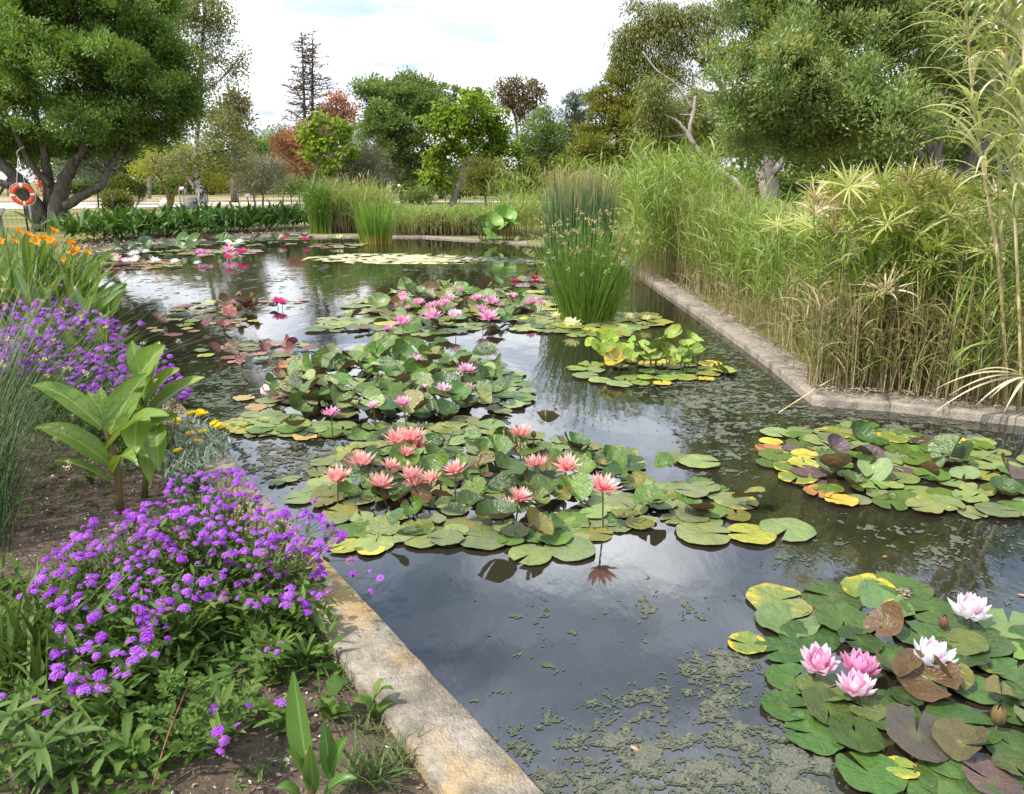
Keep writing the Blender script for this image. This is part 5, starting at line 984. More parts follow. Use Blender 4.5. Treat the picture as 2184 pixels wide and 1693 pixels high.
# giant reed on the right
M_cane = leafmat('cane', [(.36, .27, .12), (.46, .37, .20)], transl=.03, streak=.8); M_var = leafmat('variegated_leaf', [(.24, .31, .09), (.46, .48, .25), (.66, .64, .45)], transl=.4)
ar = thing('giant_reed', 'giant reed with tan jointed canes and cream-striped leaves towering at the right edge', 'reed', At(2150, 840, 5.3) * np.array([1, 1, 0]) + np.array([0, 0, .03]))
for pl, d0 in [([(2150, 850), (2128, 560), (2105, 420), (2075, 220), (2062, 60), (2050, -90)], 5.4), ([(2140, 850), (2134, 480), (2128, 300), (2118, 100), (2112, -90)], 5.6), ([(2178, 850), (2168, 560), (2152, 260), (2138, -90)], 5.3), ([(2195, 850), (2172, 620), (2160, 330), (2165, -90)], 5.5), ([(2210, 850), (2200, 560), (2185, 300), (2180, -90)], 5.2), ([(2230, 850), (2215, 500), (2205, -80)], 5.6)]:
    P = smoothline([At(x, y, d0) for x, y in pl], 26); P[0, 2] = 0; mb = MB(); tube(mb, P, np.linspace(.011, .006, 26) * (1 + .18 * (np.arange(26) % 3 == 0)), 7); mb.build('cane', M_cane, ar, True)
    m = 84; f = rng.integers(11 if d0 < 5.5 else 12, 26, m); mb = MB(); ribbons(mb, P[f], rng.random(m) * 6.3, rng.uniform(.2, .7, m), rng.uniform(.9, 2.3, m), rng.uniform(.35, .65, m), rng.uniform(.015, .027, m), 8, 3, fold=-.3, prof='blade', roll=rng.normal(size=m) * .3); mb.build('leaves', M_var, ar, kind='stuff')
reedbed('reed', 'green reed stems crowding the foot of the giant reed at the right edge', np.array([At(x, 700, d)[:2] for x, d in zip(rng.uniform(2030, 2330, 230), rng.uniform(5.25, 6.6, 230))]), 1.2, 6, M_strawg, M_reedl, .34, .016, .08)
# dry fronds hanging over the right kerb
df = thing('dead_frond', 'dry tan palm-like frond fallen across the right end of the kerb', 'dead leaf', At(2200, 805, 5.25)); p0 = At(2190, 805, 5.25)
for x, y in [(1990, 832), (2020, 845), (1985, 885), (2060, 800), (2110, 850), (2140, 880), (2080, 865), (2200, 880)]:
    mb = MB(); leaf_between(mb, p0, At(x, y, 5.05), .022, .10, .3, 12, 3, .4, 'spear', 0); mb.build('blade', M_umb[2], df, True)
b = G(1765, 835, .09); wd = thing('dead_stalk', 'bare bent dead stalk leaning from the right kerb into the water', 'dead leaf', b); mb = MB(); tube(mb, smoothline([G(1900, 770, .25), G(1790, 800, .16), G(1660, 880, .0)], 8), .004, 5); mb.build('stalk', M_cane, wd)
pp = np.vstack([strip(5.7, 16, -.14, .12, 1500), corner(600, -.18, .1, 0, 1)]); n = len(pp); mb = MB(); leaves(mb, np.c_[pp, np.full(n, ZK + .006)], rng.normal(size=(n, 3)) * np.array([1, 1, .12]), rng.uniform(.02, .06, n), rng.uniform(.006, .014, n), rng.random(n), .2); mb.build('leaf_litter', M_mulch, None, kind='stuff')
# ------------------------------------------------------------------ trees
def tree(name, label, dep, trunks, lobes, lm, bm_, n, leaf=(.07, .035), nc=60, rc=.28, up=.35, droop=0.0, group=None, cat='tree', twigs=.3, shell=.55, limbs=True, lw=1.0, sq=1.0, extra=None, split=0):
    s = px2m(dep); b = At(trunks[0][0][0], trunks[0][0][1], dep); o = thing(name, label, cat, (b[0], b[1], .04), group); tm = MB()
    TP = []
    for ti, tp in enumerate(trunks):
        P = np.array([At(q[0], q[1], dep + (q[3] if len(q) > 3 else 0)) for q in tp]); R = [q[2] for q in tp]
        if ti == 0: P[0, 2] = -.05
        k = max(8, len(tp) * 4); PP = smoothline(P, k); RR = np.interp(np.linspace(0, 1, k), np.linspace(0, 1, len(R)), R)
        if k > 9: PP[1:-1] += rng.normal(size=(k - 2, 3)) * RR[1:-1, None] * .10
        tube(tm, PP, RR, 9, wob=.05); TP.append(PP)
    allT = np.vstack(TP); cm = MB(); L = []
    for lb in lobes:
        X, Y, rx, ry = lb[:4]; L.append((At(X, Y, dep + (lb[4] if len(lb) > 4 else 0)), np.array([rx * s, (lb[5] if len(lb) > 5 else rx * s * .85), ry * s])))
    if split:
        L2 = []
        for c, r in L:
            d = rng.normal(size=(split, 3)); d /= np.linalg.norm(d, axis=1)[:, None]; d[:, 1] -= .25; d[:, 2] = np.where(d[:, 2] < -.5, -d[:, 2], d[:, 2])
            L2 += [(c + e * r * rng.uniform(.45, 1.08), r * (rng.uniform(.20, .46) if split < 8 else rng.uniform(.10, .30)) * rng.uniform(.7, 1.4, 3)) for e in d]
        L2 += [(c, r * (.55 if split < 8 else .72)) for c, r in L]; L = L2
    vol = np.array([np.prod(r) ** (2 / 3) for _, r in L]); vol /= vol.sum()
    for (c, r), f in zip(L, vol):
        k = max(4, int(nc * f)); d = rng.normal(size=(k, 3)); d /= np.linalg.norm(d, axis=1)[:, None]; d[:, 2] = np.where(d[:, 2] < -.55, -d[:, 2] * .5, d[:, 2])
        C = c + d * r * (shell + (1 - shell) * rng.random(k) ** .6)[:, None]; C += rng.normal(size=C.shape) * rc * .35
        m = max(2, int(n * f / k)); K = np.repeat(np.arange(k), m); g = rng.normal(size=(k * m, 3)); g /= np.linalg.norm(g, axis=1)[:, None]; rad = rng.random(k * m) ** .45
        rcs = rc * rng.uniform(.6, 1.35, k)
        P = C[K] + g * (rad * rcs[K])[:, None] * np.array([1, 1, sq * .8]); P[:, 2] -= droop * rng.random(k * m) ** 2 * rc * 3
        A = g * .9 + d[K] * .45 + np.array([0, 0, up - droop * 1.2]) + rng.normal(size=g.shape) * .35
        leaves(cm, P, A, leaf[0] * rng.uniform(.65, 1.2, k * m), leaf[1] * rng.uniform(.7, 1.2, k * m), np.clip(.25 + .5 * rng.random(k)[K] + rng.normal(size=k * m) * .16, 0, 1), .22)
        if limbs:
            i = np.argmin(np.linalg.norm(allT - c, axis=1) + 1.2 * np.maximum(0, allT[:, 2] - c[2] + .1)); p0 = allT[i]; w_ = max(.012, .035 * np.linalg.norm(r)) * lw
            tube(tm, smoothline([p0, (p0 + c) / 2 + rng.normal(size=3) * np.linalg.norm(c - p0) * .07, c], 7), np.linspace(w_, w_ * .35, 7), 6)
            for q in C[rng.random(k) < twigs]: tube(tm, smoothline([c + (q - c) * .1, c + (q - c) * .55 + rng.normal(size=3) * rc * .25, q], 4), np.linspace(w_ * .4, w_ * .12, 4), 3, cap=False)
    tm.build('trunk', bm_, o, True); cm.build('crown', lm, o, kind='stuff')
    return o
B_dark = bark('rough_bark', (.045, .036, .028), (.17, .145, .12), (4, 4, 1.2)); B_brown = bark('brown_bark', (.05, .035, .025), (.16, .12, .09)); B_grey = bark('grey_bark', (.12, .10, .085), (.28, .25, .22))
B_birch = bark('birch_bark', (.035, .03, .028), (.52, .49, .45), (2.5, 2.5, 5), .4, .46, .54); B_euc = bark('gum_bark', (.24, .19, .155), (.46, .39, .34), (2, 2, .7), .2); B_yel = bark('yellow_bark', (.14, .10, .03), (.30, .23, .08))
G1 = leafmat('oak_leaf', [(0.083, 0.149, 0.029), (0.135, 0.220, 0.042), (0.225, 0.312, 0.072)], transl=0.39, spec=.4, accent=(.30, .17, .05)); G2 = leafmat('grey_green_leaf', [(0.118, 0.187, 0.055), (0.208, 0.281, 0.094), (0.378, 0.443, 0.172)], transl=0.39, spec=.45, accent=(.40, .24, .05))
M_bir = leafmat('birch_leaf', [(0.143, 0.163, 0.058), (0.217, 0.234, 0.085), (0.300, 0.284, 0.117)], transl=0.44); M_gold = leafmat('golden_leaf', [(.24, .27, .025), (.34, .34, .035), (.42, .39, .06)], transl=.4)
M_olive = leafmat('grey_twig_leaf', [(.16, .145, .10), (.23, .205, .145), (.28, .25, .17)], transl=.2); M_rust = leafmat('rust_leaf', [(.27, .12, .065), (.38, .19, .10), (.46, .27, .14)], transl=.25)
M_red = leafmat('reddish_leaf', [(.30, .14, .09), (.42, .21, .14), (.46, .28, .19)], transl=.25); M_cat = leafmat('catalpa_leaf', [(.12, .20, .02), (.19, .28, .03), (.29, .37, .07)], transl=0.54); M_dk = leafmat('dark_green_leaf', [(0.090, 0.145, 0.037), (0.144, 0.212, 0.055), (0.226, 0.298, 0.086)], transl=0.29)
M_mid = leafmat('mid_green_leaf', [(0.108, 0.179, 0.043), (0.172, 0.247, 0.062), (0.252, 0.332, 0.086)], transl=0.34); M_euc = leafmat('gum_leaf', [(.10, .145, .022), (.155, .19, .034), (.27, .19, .06)], transl=.25); M_bron = leafmat('bronze_leaf', [(.10, .075, .03), (.16, .115, .045), (.18, .15, .06)], transl=.25)
M_oli2 = leafmat('olive_leaf', [(.12, .16, .025), (.18, .20, .035), (.30, .25, .05)], transl=.35); M_blue = leafmat('blue_green_needles', [(0.053, 0.078, 0.046), (0.090, 0.121, 0.065), (0.135, 0.163, 0.098)], transl=0.29); M_yshr = leafmat('yellow_green_leaf', [(.11, .12, .03), (.17, .175, .04), (.20, .19, .06)], transl=.3)

def dpt(y): return G(0, y, .04)[1]
tree('cork_tree', 'huge spreading evergreen tree with several thick rough trunks, lifebuoy hanging in front, far left', 26, [[(118, 492, .34), (122, 455, .30), (132, 400, .24), (152, 355, .17), (180, 315, .12), (195, 250, .07)], [(92, 492, .32), (80, 450, .30), (52, 400, .22), (10, 355, .17), (-40, 300, .12)], [(108, 480, .24, .3), (106, 420, .20, .3), (98, 340, .14, .3), (80, 260, .09, .3), (70, 160, .05)], [(140, 440, .15, -.3), (175, 418, .14, -.5), (215, 395, .12, -.6), (232, 360, .10, -.4), (255, 325, .08), (272, 290, .05)], [(62, 430, .16, -.2), (20, 396, .13, -.5), (-50, 378, .10, -.6)], [(108, 395, .12), (60, 340, .10), (20, 250, .07)]],
     [(60, 70, 125, 95, 0), (200, 30, 130, 85, .5), (335, 105, 70, 80, 0), (110, 165, 130, 80, -1.6), (245, 165, 110, 75, -1), (10, 230, 100, 65, -.8), (170, 250, 105, 60, -1.3), (320, 215, 80, 60, -.2), (290, 285, 70, 40, 0), (390, 255, 40, 50, .5), (60, 300, 70, 40, 1.2), (200, 310, 60, 32, .8), (-90, 130, 120, 120, 0), (388, 165, 38, 50, .3), (130, -40, 180, 70, 0), (350, 20, 40, 50, .8), (-60, 270, 60, 50, 0), (40, 325, 70, 28, .8), (150, 322, 70, 26, .9), (255, 322, 50, 26, .6), (245, 95, 80, 60, .4), (130, 100, 70, 60, .6), (300, 30, 70, 60, .8), (400, 215, 36, 50, .4), (350, 290, 50, 32, .4)], G1, B_dark, 240000, (.115, .060), 1700, .33, up=.45, twigs=.25, shell=.45, split=20, lw=.5)
tree('birch', 'tall birch with black-and-white trunk and drooping sparse leaves, behind the mesh fence', dpt(463), [[(437, 466, .20), (430, 420, .17), (420, 375, .13), (418, 320, .11), (428, 200, .09), (432, 80, .07), (442, -60, .05)], [(430, 425, .09), (405, 385, .08), (385, 360, .06), (340, 345, .03)], [(420, 330, .07), (480, 320, .05), (520, 318, .03)], [(428, 200, .05), (470, 170, .035), (520, 110, .02)]],
     [(440, 50, 60, 55), (400, 110, 42, 55), (462, 130, 40, 45), (500, 150, 28, 35), (522, 118, 18, 26), (430, 5, 70, 40), (365, 60, 30, 45), (385, 30, 45, 40), (475, 60, 25, 60), (440, 180, 30, 30), (395, 335, 62, 35), (468, 290, 55, 50), (505, 325, 40, 42), (425, 240, 50, 36), (345, 345, 45, 28), (495, 245, 32, 36), (440, 345, 45, 28), (500, 360, 34, 30)], M_bir, B_birch, 19000, (.115, .075), 620, .36, up=0, droop=.5, twigs=.8, shell=.25, lw=.6)
tree('ash', 'small golden-leaved tree with twisted yellowish trunks between the birch and the big evergreen', dpt(452), [[(363, 455, .14), (360, 420, .12), (352, 395, .09), (335, 370, .06)], [(364, 440, .09), (375, 405, .08), (400, 375, .05)], [(366, 420, .07), (392, 400, .07), (412, 385, .05)]], [(370, 350, 52, 22), (325, 362, 32, 20), (435, 372, 36, 22), (400, 345, 32, 20), (345, 340, 35, 20), (455, 385, 24, 18)], M_gold, B_yel, 9000, (.15, .08), 200, .42, up=.2)
tree('shrub', 'small round dark-and-yellow shrub on thin stems just right of the big evergreen', dpt(448), [[(286, 452, .04), (282, 430, .03), (270, 410, .02)], [(286, 450, .03), (298, 425, .03)], [(275, 452, .03), (262, 425, .02)]], [(240, 408, 22, 18), (290, 405, 24, 18), (262, 395, 26, 16), (285, 422, 22, 14), (248, 425, 18, 12)], leafmat('shrub_leaf', [(.05, .075, .015), (.09, .12, .02), (.18, .19, .03)], transl=.3), B_brown, 4500, (.14, .08), 110, .3, cat='shrub')
tree('shrub', 'grey-brown twiggy rounded shrub on several thin trunks, left of the rust-coloured tree', dpt(446), [[(545, 448, .07), (540, 415, .05), (525, 390, .04)], [(560, 447, .06), (562, 410, .05), (570, 385, .03)], [(532, 446, .04), (525, 410, .03)]], [(548, 380, 50, 36), (515, 390, 36, 30), (585, 388, 36, 30), (550, 350, 38, 22), (520, 362, 32, 22), (580, 360, 30, 22), (550, 405, 50, 18)], M_olive, B_grey, 8500, (.17, .035), 330, .36, cat='shrub', twigs=.9, shell=.35, lw=.5)
tree('shrub', 'larger grey-olive twiggy shrub right of the rust-coloured tree, behind the brown sedge', dpt(442), [[(765, 446, .08), (762, 410, .06), (750, 385, .04)], [(785, 446, .07), (790, 400, .05), (800, 370, .03)], [(740, 446, .05), (735, 405, .04)]], [(765, 370, 58, 44), (725, 385, 40, 38), (805, 378, 42, 42), (770, 330, 42, 24), (735, 345, 34, 26), (808, 345, 30, 26), (770, 405, 62, 22)], leafmat('grey_olive_leaf', [(.085, .09, .055), (.13, .13, .085), (.17, .165, .11)], transl=.2), B_grey, 11000, (.18, .04), 380, .40, cat='shrub', twigs=.8, shell=.35, lw=.5)
tree('conifer', 'dying conifer with rust-orange foliage behind the left young catalpa', 62, [[(668, 436, .30), (668, 380, .26), (670, 300, .16), (672, 240, .06)]], [(630, 310, 40, 26), (600, 305, 28, 22), (640, 345, 44, 26), (680, 330, 40, 36), (655, 285, 36, 24), (610, 335, 30, 22), (690, 370, 30, 24), (640, 380, 34, 20)], M_rust, B_grey, 8500, (.26, .10), 230, .5, droop=.15, twigs=.7, shell=.3)
tree('conifer', 'reddish-brown tree top far behind the bare twin conifer trunks', 78, [[(715, 430, .3), (716, 300, .2), (716, 225, .08)]], [(715, 225, 26, 26), (700, 250, 32, 26), (735, 245, 26, 28), (715, 280, 40, 30)], M_red, B_brown, 5000, (.32, .14), 130, .6, twigs=.5, shell=.3)
tree('beech', 'reddish-tinged tree partly hidden behind the drooping lower branches of the birch', 60, [[(500, 432, .3), (500, 300, .2), (505, 230, .1)]], [(500, 222, 22, 24), (518, 250, 18, 26), (485, 260, 26, 34), (512, 300, 24, 34)], leafmat('red_mix_leaf', [(.12, .15, .06), (.19, .19, .09), (.36, .21, .14)], transl=.25), B_brown, 3600, (.28, .15), 130, .5, shell=.3, twigs=.6)
# the bare twin conifer
def bare(dep, trunk, label, seed):
    g = np.random.default_rng(seed); b = At(*trunk[0][:2], dep); o = thing('dead_conifer', label, 'tree', (b[0], b[1], .04)); P = smoothline([At(x, y, dep) for x, y in trunk], 24); P[0, 2] = 0; mb = MB(); tube(mb, P, np.linspace(.26, .03, 24), 7); mb.build('trunk', B_brown, o, True); mb = MB()
    top, bot = P[-1][2], P[0][2]
    for i in range(120):
        f = g.uniform(.40, .99); p = np.array([np.interp(f, np.linspace(0, 1, 24), P[:, k]) for k in range(3)]); a = g.random() * 6.3; L = (1 - f) ** .75 * 3.9 * g.uniform(.5, 1.1) + .2
        d = np.array([math.cos(a), math.sin(a), 0]); q = [p, p + d * L * .5 + np.array([0, 0, -.10 * L]), p + d * L + np.array([0, 0, .03 * L])]; c = smoothline(q, 6); tube(mb, c, np.linspace(.042, .015, 6), 3, cap=False)
        for k in range(7):
            e = c[g.integers(2, 6)]; dd = d * g.uniform(.2, .9) + g.normal(size=3) * .5; tube(mb, [e, e + dd * g.uniform(.2, .7)], [.024, .014], 3, cap=False)
    mb.build('branches', B_brown, o); return o
bare(64, [(652, 440), (652, 330), (648, 200), (643, 66)], 'left trunk of two tall leafless dead conifers against the white sky', 3)
bare(65, [(672, 440), (670, 330), (666, 200), (667, 62)], 'right and fuller of two tall leafless dead conifers against the white sky', 5)
# catalpas
tree('catalpa', 'young catalpa with big bright green leaves, in front of the rust-orange conifer', 48, [[(672, 440, .13), (668, 400, .11), (680, 340, .09), (690, 280, .05)], [(655, 440, .06), (660, 400, .05)]], [(690, 255, 24, 9), (655, 268, 22, 9), (728, 268, 24, 9), (665, 292, 26, 9), (722, 295, 30, 9), (690, 312, 28, 9), (742, 322, 22, 9), (672, 332, 24, 9), (712, 342, 26, 9), (690, 365, 16, 8)], M_cat, B_grey, 1400, (.31, .26), 90, .26, up=-.2, droop=.25, twigs=.8, shell=.3)
cat_ = tree('catalpa', 'large bright green catalpa with white blossom clusters and forked grey trunk', 50, [[(962, 442, .24), (972, 410, .22), (985, 370, .16), (1000, 320, .11), (1010, 250, .06)], [(975, 400, .12), (1020, 360, .10), (1055, 320, .06)], [(985, 370, .10), (960, 320, .08), (945, 280, .05)]],
     [(1005, 215, 40, 24), (970, 245, 40, 26), (1045, 250, 42, 30), (945, 275, 34, 24), (1000, 275, 50, 30), (1065, 290, 38, 30), (950, 315, 38, 22), (1015, 320, 46, 26), (1075, 330, 34, 26), (930, 345, 26, 18), (1090, 350, 24, 24), (1050, 355, 36, 20), (925, 380, 24, 22), (945, 395, 22, 18), (1085, 385, 20, 22)], M_cat, B_grey, 13000, (.28, .21), 380, .36, up=-.25, droop=.25, twigs=.6, shell=.45, split=3)
mb = MB(); C = np.repeat(np.array([At(x + rng.normal() * 6, y + rng.normal() * 6, 50 - rng.uniform(.8, 1.8)) for x, y in [(925, 298), (935, 290), (1010, 260), (1000, 322), (1080, 335), (1095, 345), (1085, 355), (1070, 350), (1090, 385), (1060, 240), (960, 345), (1075, 365)]]), 26, 0); C += rng.normal(size=C.shape) * .22; leaves(mb, C, rng.normal(size=C.shape), .12, .12, rng.random(len(C))); mb.build('blossom', M_white, cat_, kind='stuff')
# dark group and others across the middle
tree('oak', 'dense dark green evergreen oak with low dark trunks between the two catalpas', 58, [[(875, 436, .28), (878, 400, .22), (870, 330, .15), (860, 260, .08)], [(890, 436, .2), (900, 400, .18), (930, 360, .1)], [(860, 436, .2), (850, 400, .15), (830, 350, .1)]], [(820, 230, 60, 44), (880, 250, 62, 50), (790, 290, 62, 55), (860, 310, 70, 55), (925, 300, 45, 50), (900, 350, 62, 40), (830, 350, 50, 40), (880, 385, 55, 28), (945, 370, 30, 30), (790, 200, 36, 22), (850, 205, 38, 26)], M_dk, B_brown, 32000, (.24, .12), 700, .42, shell=.7, split=5, lw=.6)
tree('oak', 'looser dark tree whose top rises highest behind the evergreen oak, centre', 70, [[(905, 432, .3), (900, 300, .2), (890, 200, .08)]], [(870, 175, 36, 22), (900, 200, 40, 30), (855, 200, 30, 30), (930, 235, 34, 34), (880, 240, 46, 34), (800, 190, 34, 20), (815, 210, 30, 24), (960, 260, 32, 26)], M_dk, B_brown, 9500, (.30, .15), 330, .55, shell=.35, twigs=.6)
tree('umbrella_pine', 'dark tree with small flat dark tufts along its top, behind the large catalpa', 72, [[(940, 432, .25), (945, 300, .15), (950, 210, .06)]], [(930, 195, 9, 8), (950, 187, 11, 8), (968, 192, 10, 8), (975, 205, 9, 8), (945, 208, 12, 8), (925, 215, 12, 9), (960, 222, 18, 9), (940, 250, 30, 18)], M_dk, B_brown, 2400, (.28, .12), 60, .35, shell=.2)
tree('shrub', 'yellowish green rounded bush in front of the large catalpa trunk', 44, [[(1035, 448, .08), (1035, 420, .06), (1030, 395, .04)]], [(1035, 385, 40, 30), (1015, 380, 26, 30), (1058, 390, 28, 28), (1045, 362, 26, 20), (1018, 362, 18, 18)], M_yshr, B_brown, 7000, (.16, .06), 200, .36, cat='shrub')
tree('shrub', 'dark bronze-green bush right of the large catalpa, in front of the dark wood', 52, [[(1115, 440, .08), (1115, 400, .06)]], [(1118, 375, 24, 34), (1105, 395, 22, 28), (1130, 395, 20, 26)], M_oli2, B_brown, 4000, (.2, .09), 110, .4, cat='shrub')
tree('gum_tree', 'tall gum tree with bronze foliage tufts on bare stems, far behind the large catalpa', 75, [[(1120, 430, .25), (1105, 330, .18), (1100, 260, .12), (1085, 215, .06)], [(1105, 320, .10), (1130, 270, .08), (1145, 220, .05)]], [(1075, 195, 24, 18), (1100, 185, 24, 16), (1130, 190, 22, 16), (1145, 205, 20, 24), (1090, 215, 26, 16), (1120, 225, 26, 22), (1075, 230, 18, 18), (1110, 250, 24, 18)], M_bron, B_grey, 5200, (.30, .12), 150, .5, droop=.2, twigs=.5, shell=.3)
tree('conifer', 'layered dark green conifer behind the reeds, right of the tall gum tree', 66, [[(1165, 432, .3), (1165, 330, .2), (1165, 235, .06)]], [(1160, 250, 28, 16), (1150, 280, 45, 18), (1175, 290, 40, 20), (1140, 315, 48, 20), (1180, 330, 48, 24), (1150, 350, 50, 24), (1190, 370, 40, 26)], M_dk, B_brown, 10500, (.30, .10), 260, .5, shell=.4)
tree('conifer', 'bluish green conifer with upright tufts on the skyline, left of the orange-olive trees', 80, [[(1225, 432, .3), (1225, 300, .2), (1228, 210, .06)]], [(1228, 210, 14, 14), (1215, 225, 18, 16), (1245, 225, 18, 18), (1215, 250, 26, 22), (1240, 260, 30, 26), (1205, 285, 26, 24), (1230, 300, 38, 30), (1200, 320, 24, 24)], M_blue, B_brown, 7500, (.32, .08), 230, .5, up=.8, shell=.3)
tree('olive_tree', 'broad olive and yellow-orange leaved tree behind the right reed bank, left of the leaning gum', 50, [[(1310, 440, .3), (1310, 380, .22), (1320, 300, .12)], [(1310, 400, .15), (1270, 340, .08)], [(1315, 390, .15), (1370, 330, .08)]], [(1290, 230, 50, 40), (1330, 190, 44, 40), (1260, 290, 50, 40), (1320, 280, 60, 50), (1240, 350, 42, 34), (1290, 350, 60, 36), (1350, 350, 46, 36), (1380, 290, 46, 50), (1220, 370, 30, 24), (1350, 235, 40, 40)], M_oli2, B_brown, 30000, (.21, .11), 700, .40, shell=.65, split=5, lw=.6)
tree('oak', 'dark green undergrowth tree behind the tops of the right reeds', 54, [[(1450, 450, .15), (1450, 400, .12), (1455, 350, .06)]], [(1420, 330, 50, 36), (1480, 340, 50, 36), (1400, 370, 50, 30), (1460, 380, 60, 28), (1530, 380, 40, 28), (1360, 390, 36, 22)], M_dk, B_brown, 9500, (.17, .08), 260, .4)
# leaning gum
tree('gum_tree', 'leaning gum tree with bare pale curved trunk and sparse olive-orange foliage against the sky', 34, [[(1612, 440, .15), (1580, 402, .14), (1533, 362, .12), (1492, 325, .10), (1470, 285, .075), (1478, 240, .08), (1482, 205, .05)], [(1480, 310, .10), (1455, 270, .07), (1440, 255, .04)], [(1478, 235, .05), (1440, 180, .05), (1400, 150, .04), (1370, 110, .03)]], [(1440, 240, 44, 32, 2), (1400, 230, 42, 34, 1), (1480, 215, 42, 30, 2.5), (1415, 290, 40, 34, 2), (1380, 280, 34, 30, 1), (1510, 270, 30, 34, 3), (1400, 335, 40, 24, 2), (1395, 180, 26, 26)], M_euc, B_euc, 20000, (.20, .045), 560, .42, up=-.5, droop=.7, twigs=.6, shell=.35)
tree('gum_tree', 'gum tree with long pale limb slanting up into the sky, leaf tips orange-brown', 40, [[(1640, 440, .19), (1600, 300, .17), (1540, 185, .15), (1500, 135, .13), (1440, 90, .08), (1415, 50, .06), (1400, 10, .05)], [(1540, 195, .06), (1505, 198, .05), (1470, 185, .04), (1420, 150, .03)], [(1440, 90, .05), (1475, 75, .04), (1520, 70, .03)]], [(1340, 75, 36, 26), (1330, 105, 30, 24), (1375, 60, 36, 30), (1410, 20, 44, 28), (1450, 40, 36, 30), (1360, 110, 36, 22), (1410, 75, 34, 24), (1330, 130, 24, 22), (1490, 25, 36, 26), (1450, 100, 34, 24), (1500, 80, 34, 26), (1520, 130, 28, 30), (1385, 135, 36, 24), (1350, 10, 24, 14), (1545, 30, 36, 40), (1400, 165, 40, 26), (1440, 150, 40, 28)], leafmat('gum_leaf_orange', [(.10, .145, .025), (.15, .185, .035), (.29, .19, .07)], transl=.25), B_euc, 30000, (.21, .045), 800, .40, up=-.5, droop=.7, twigs=.5, shell=.3)
# big evergreen on the right
tree('evergreen_oak', 'large dense evergreen with grey-green pointed leaves filling the right of the sky above the sedge', 15.5, [[(2000, 520, .24), (1995, 420, .20), (1990, 350, .16), (1960, 280, .12), (1900, 200, .08), (1800, 120, .05)], [(2040, 520, .20), (2050, 400, .17), (2080, 330, .14), (2130, 280, .10), (2200, 240, .07)], [(1995, 400, .12), (1960, 330, .09), (1860, 280, .06), (1740, 250, .04)], [(2060, 400, .12), (2120, 395, .11), (2200, 380, .10)], [(1990, 350, .12), (2010, 230, .10), (2000, 100, .07), (1990, -20, .05)]],
     [(1640, 60, 115, 75), (1600, 150, 100, 65, -.3), (1700, 170, 120, 75, -.6), (1800, 60, 130, 85, 0), (1580, 235, 80, 50), (1660, 260, 110, 50, -.4), (1780, 220, 120, 70, -.9), (1900, 130, 120, 80, -.3), (1900, 40, 120, 80, .3), (2020, 60, 110, 90, .4), (2000, 180, 90, 70, .3), (1880, 245, 90, 50, -1.4), (1920, 290, 80, 36, -1.5), (1800, 300, 110, 36, 0), (1680, 315, 100, 32, .5), (2040, 260, 80, 45, .6), (2120, 150, 90, 90, .8), (2140, 290, 70, 40, 1), (1580, 310, 60, 26, 1), (1760, -40, 200, 60, 0), (1980, -50, 180, 60, 0), (1640, -10, 110, 50, .4)], G2, B_dark, 175000, (.095, .036), 1800, .25, up=.4, twigs=.4, shell=.4, split=20, lw=.5)
tree('evergreen_oak', 'darker tree standing behind the big grey-green evergreen, low dark branches showing under its crown', 24, [[(1850, 470, .2), (1850, 400, .17), (1860, 320, .1)], [(1740, 470, .14), (1735, 400, .1), (1740, 330, .08)]], [(1640, 330, 60, 40), (1740, 340, 70, 40), (1840, 330, 80, 46), (1940, 340, 70, 40), (2060, 350, 70, 36), (2140, 330, 60, 50), (1600, 290, 60, 40), (1700, 260, 80, 50), (1850, 240, 100, 60), (2000, 250, 100, 60), (2140, 200, 90, 90)], M_dk, B_dark, 30000, (.17, .08), 520, .42, shell=.5)
o = thing('tree_stump', 'pale grey broken trunk of a dead tree standing behind the sedge plumes', 'tree', At(1640, 440, 20) * np.array([1, 1, 0])); mb = MB(); P = smoothline([At(1648, 450, 20), At(1648, 400, 20), At(1640, 350, 20), At(1642, 312, 20)], 12); P[0, 2] = 0; tube(mb, P, np.linspace(.16, .12, 12), 10, wob=.06); mb.build('trunk', B_grey, o, True); mb = MB(); tube(mb, smoothline([At(1650, 370, 19.9), At(1672, 335, 19.9), At(1678, 310, 19.9)], 6), np.linspace(.10, .06, 6), 8, wob=.08); mb.build('limb', B_grey, o, True)
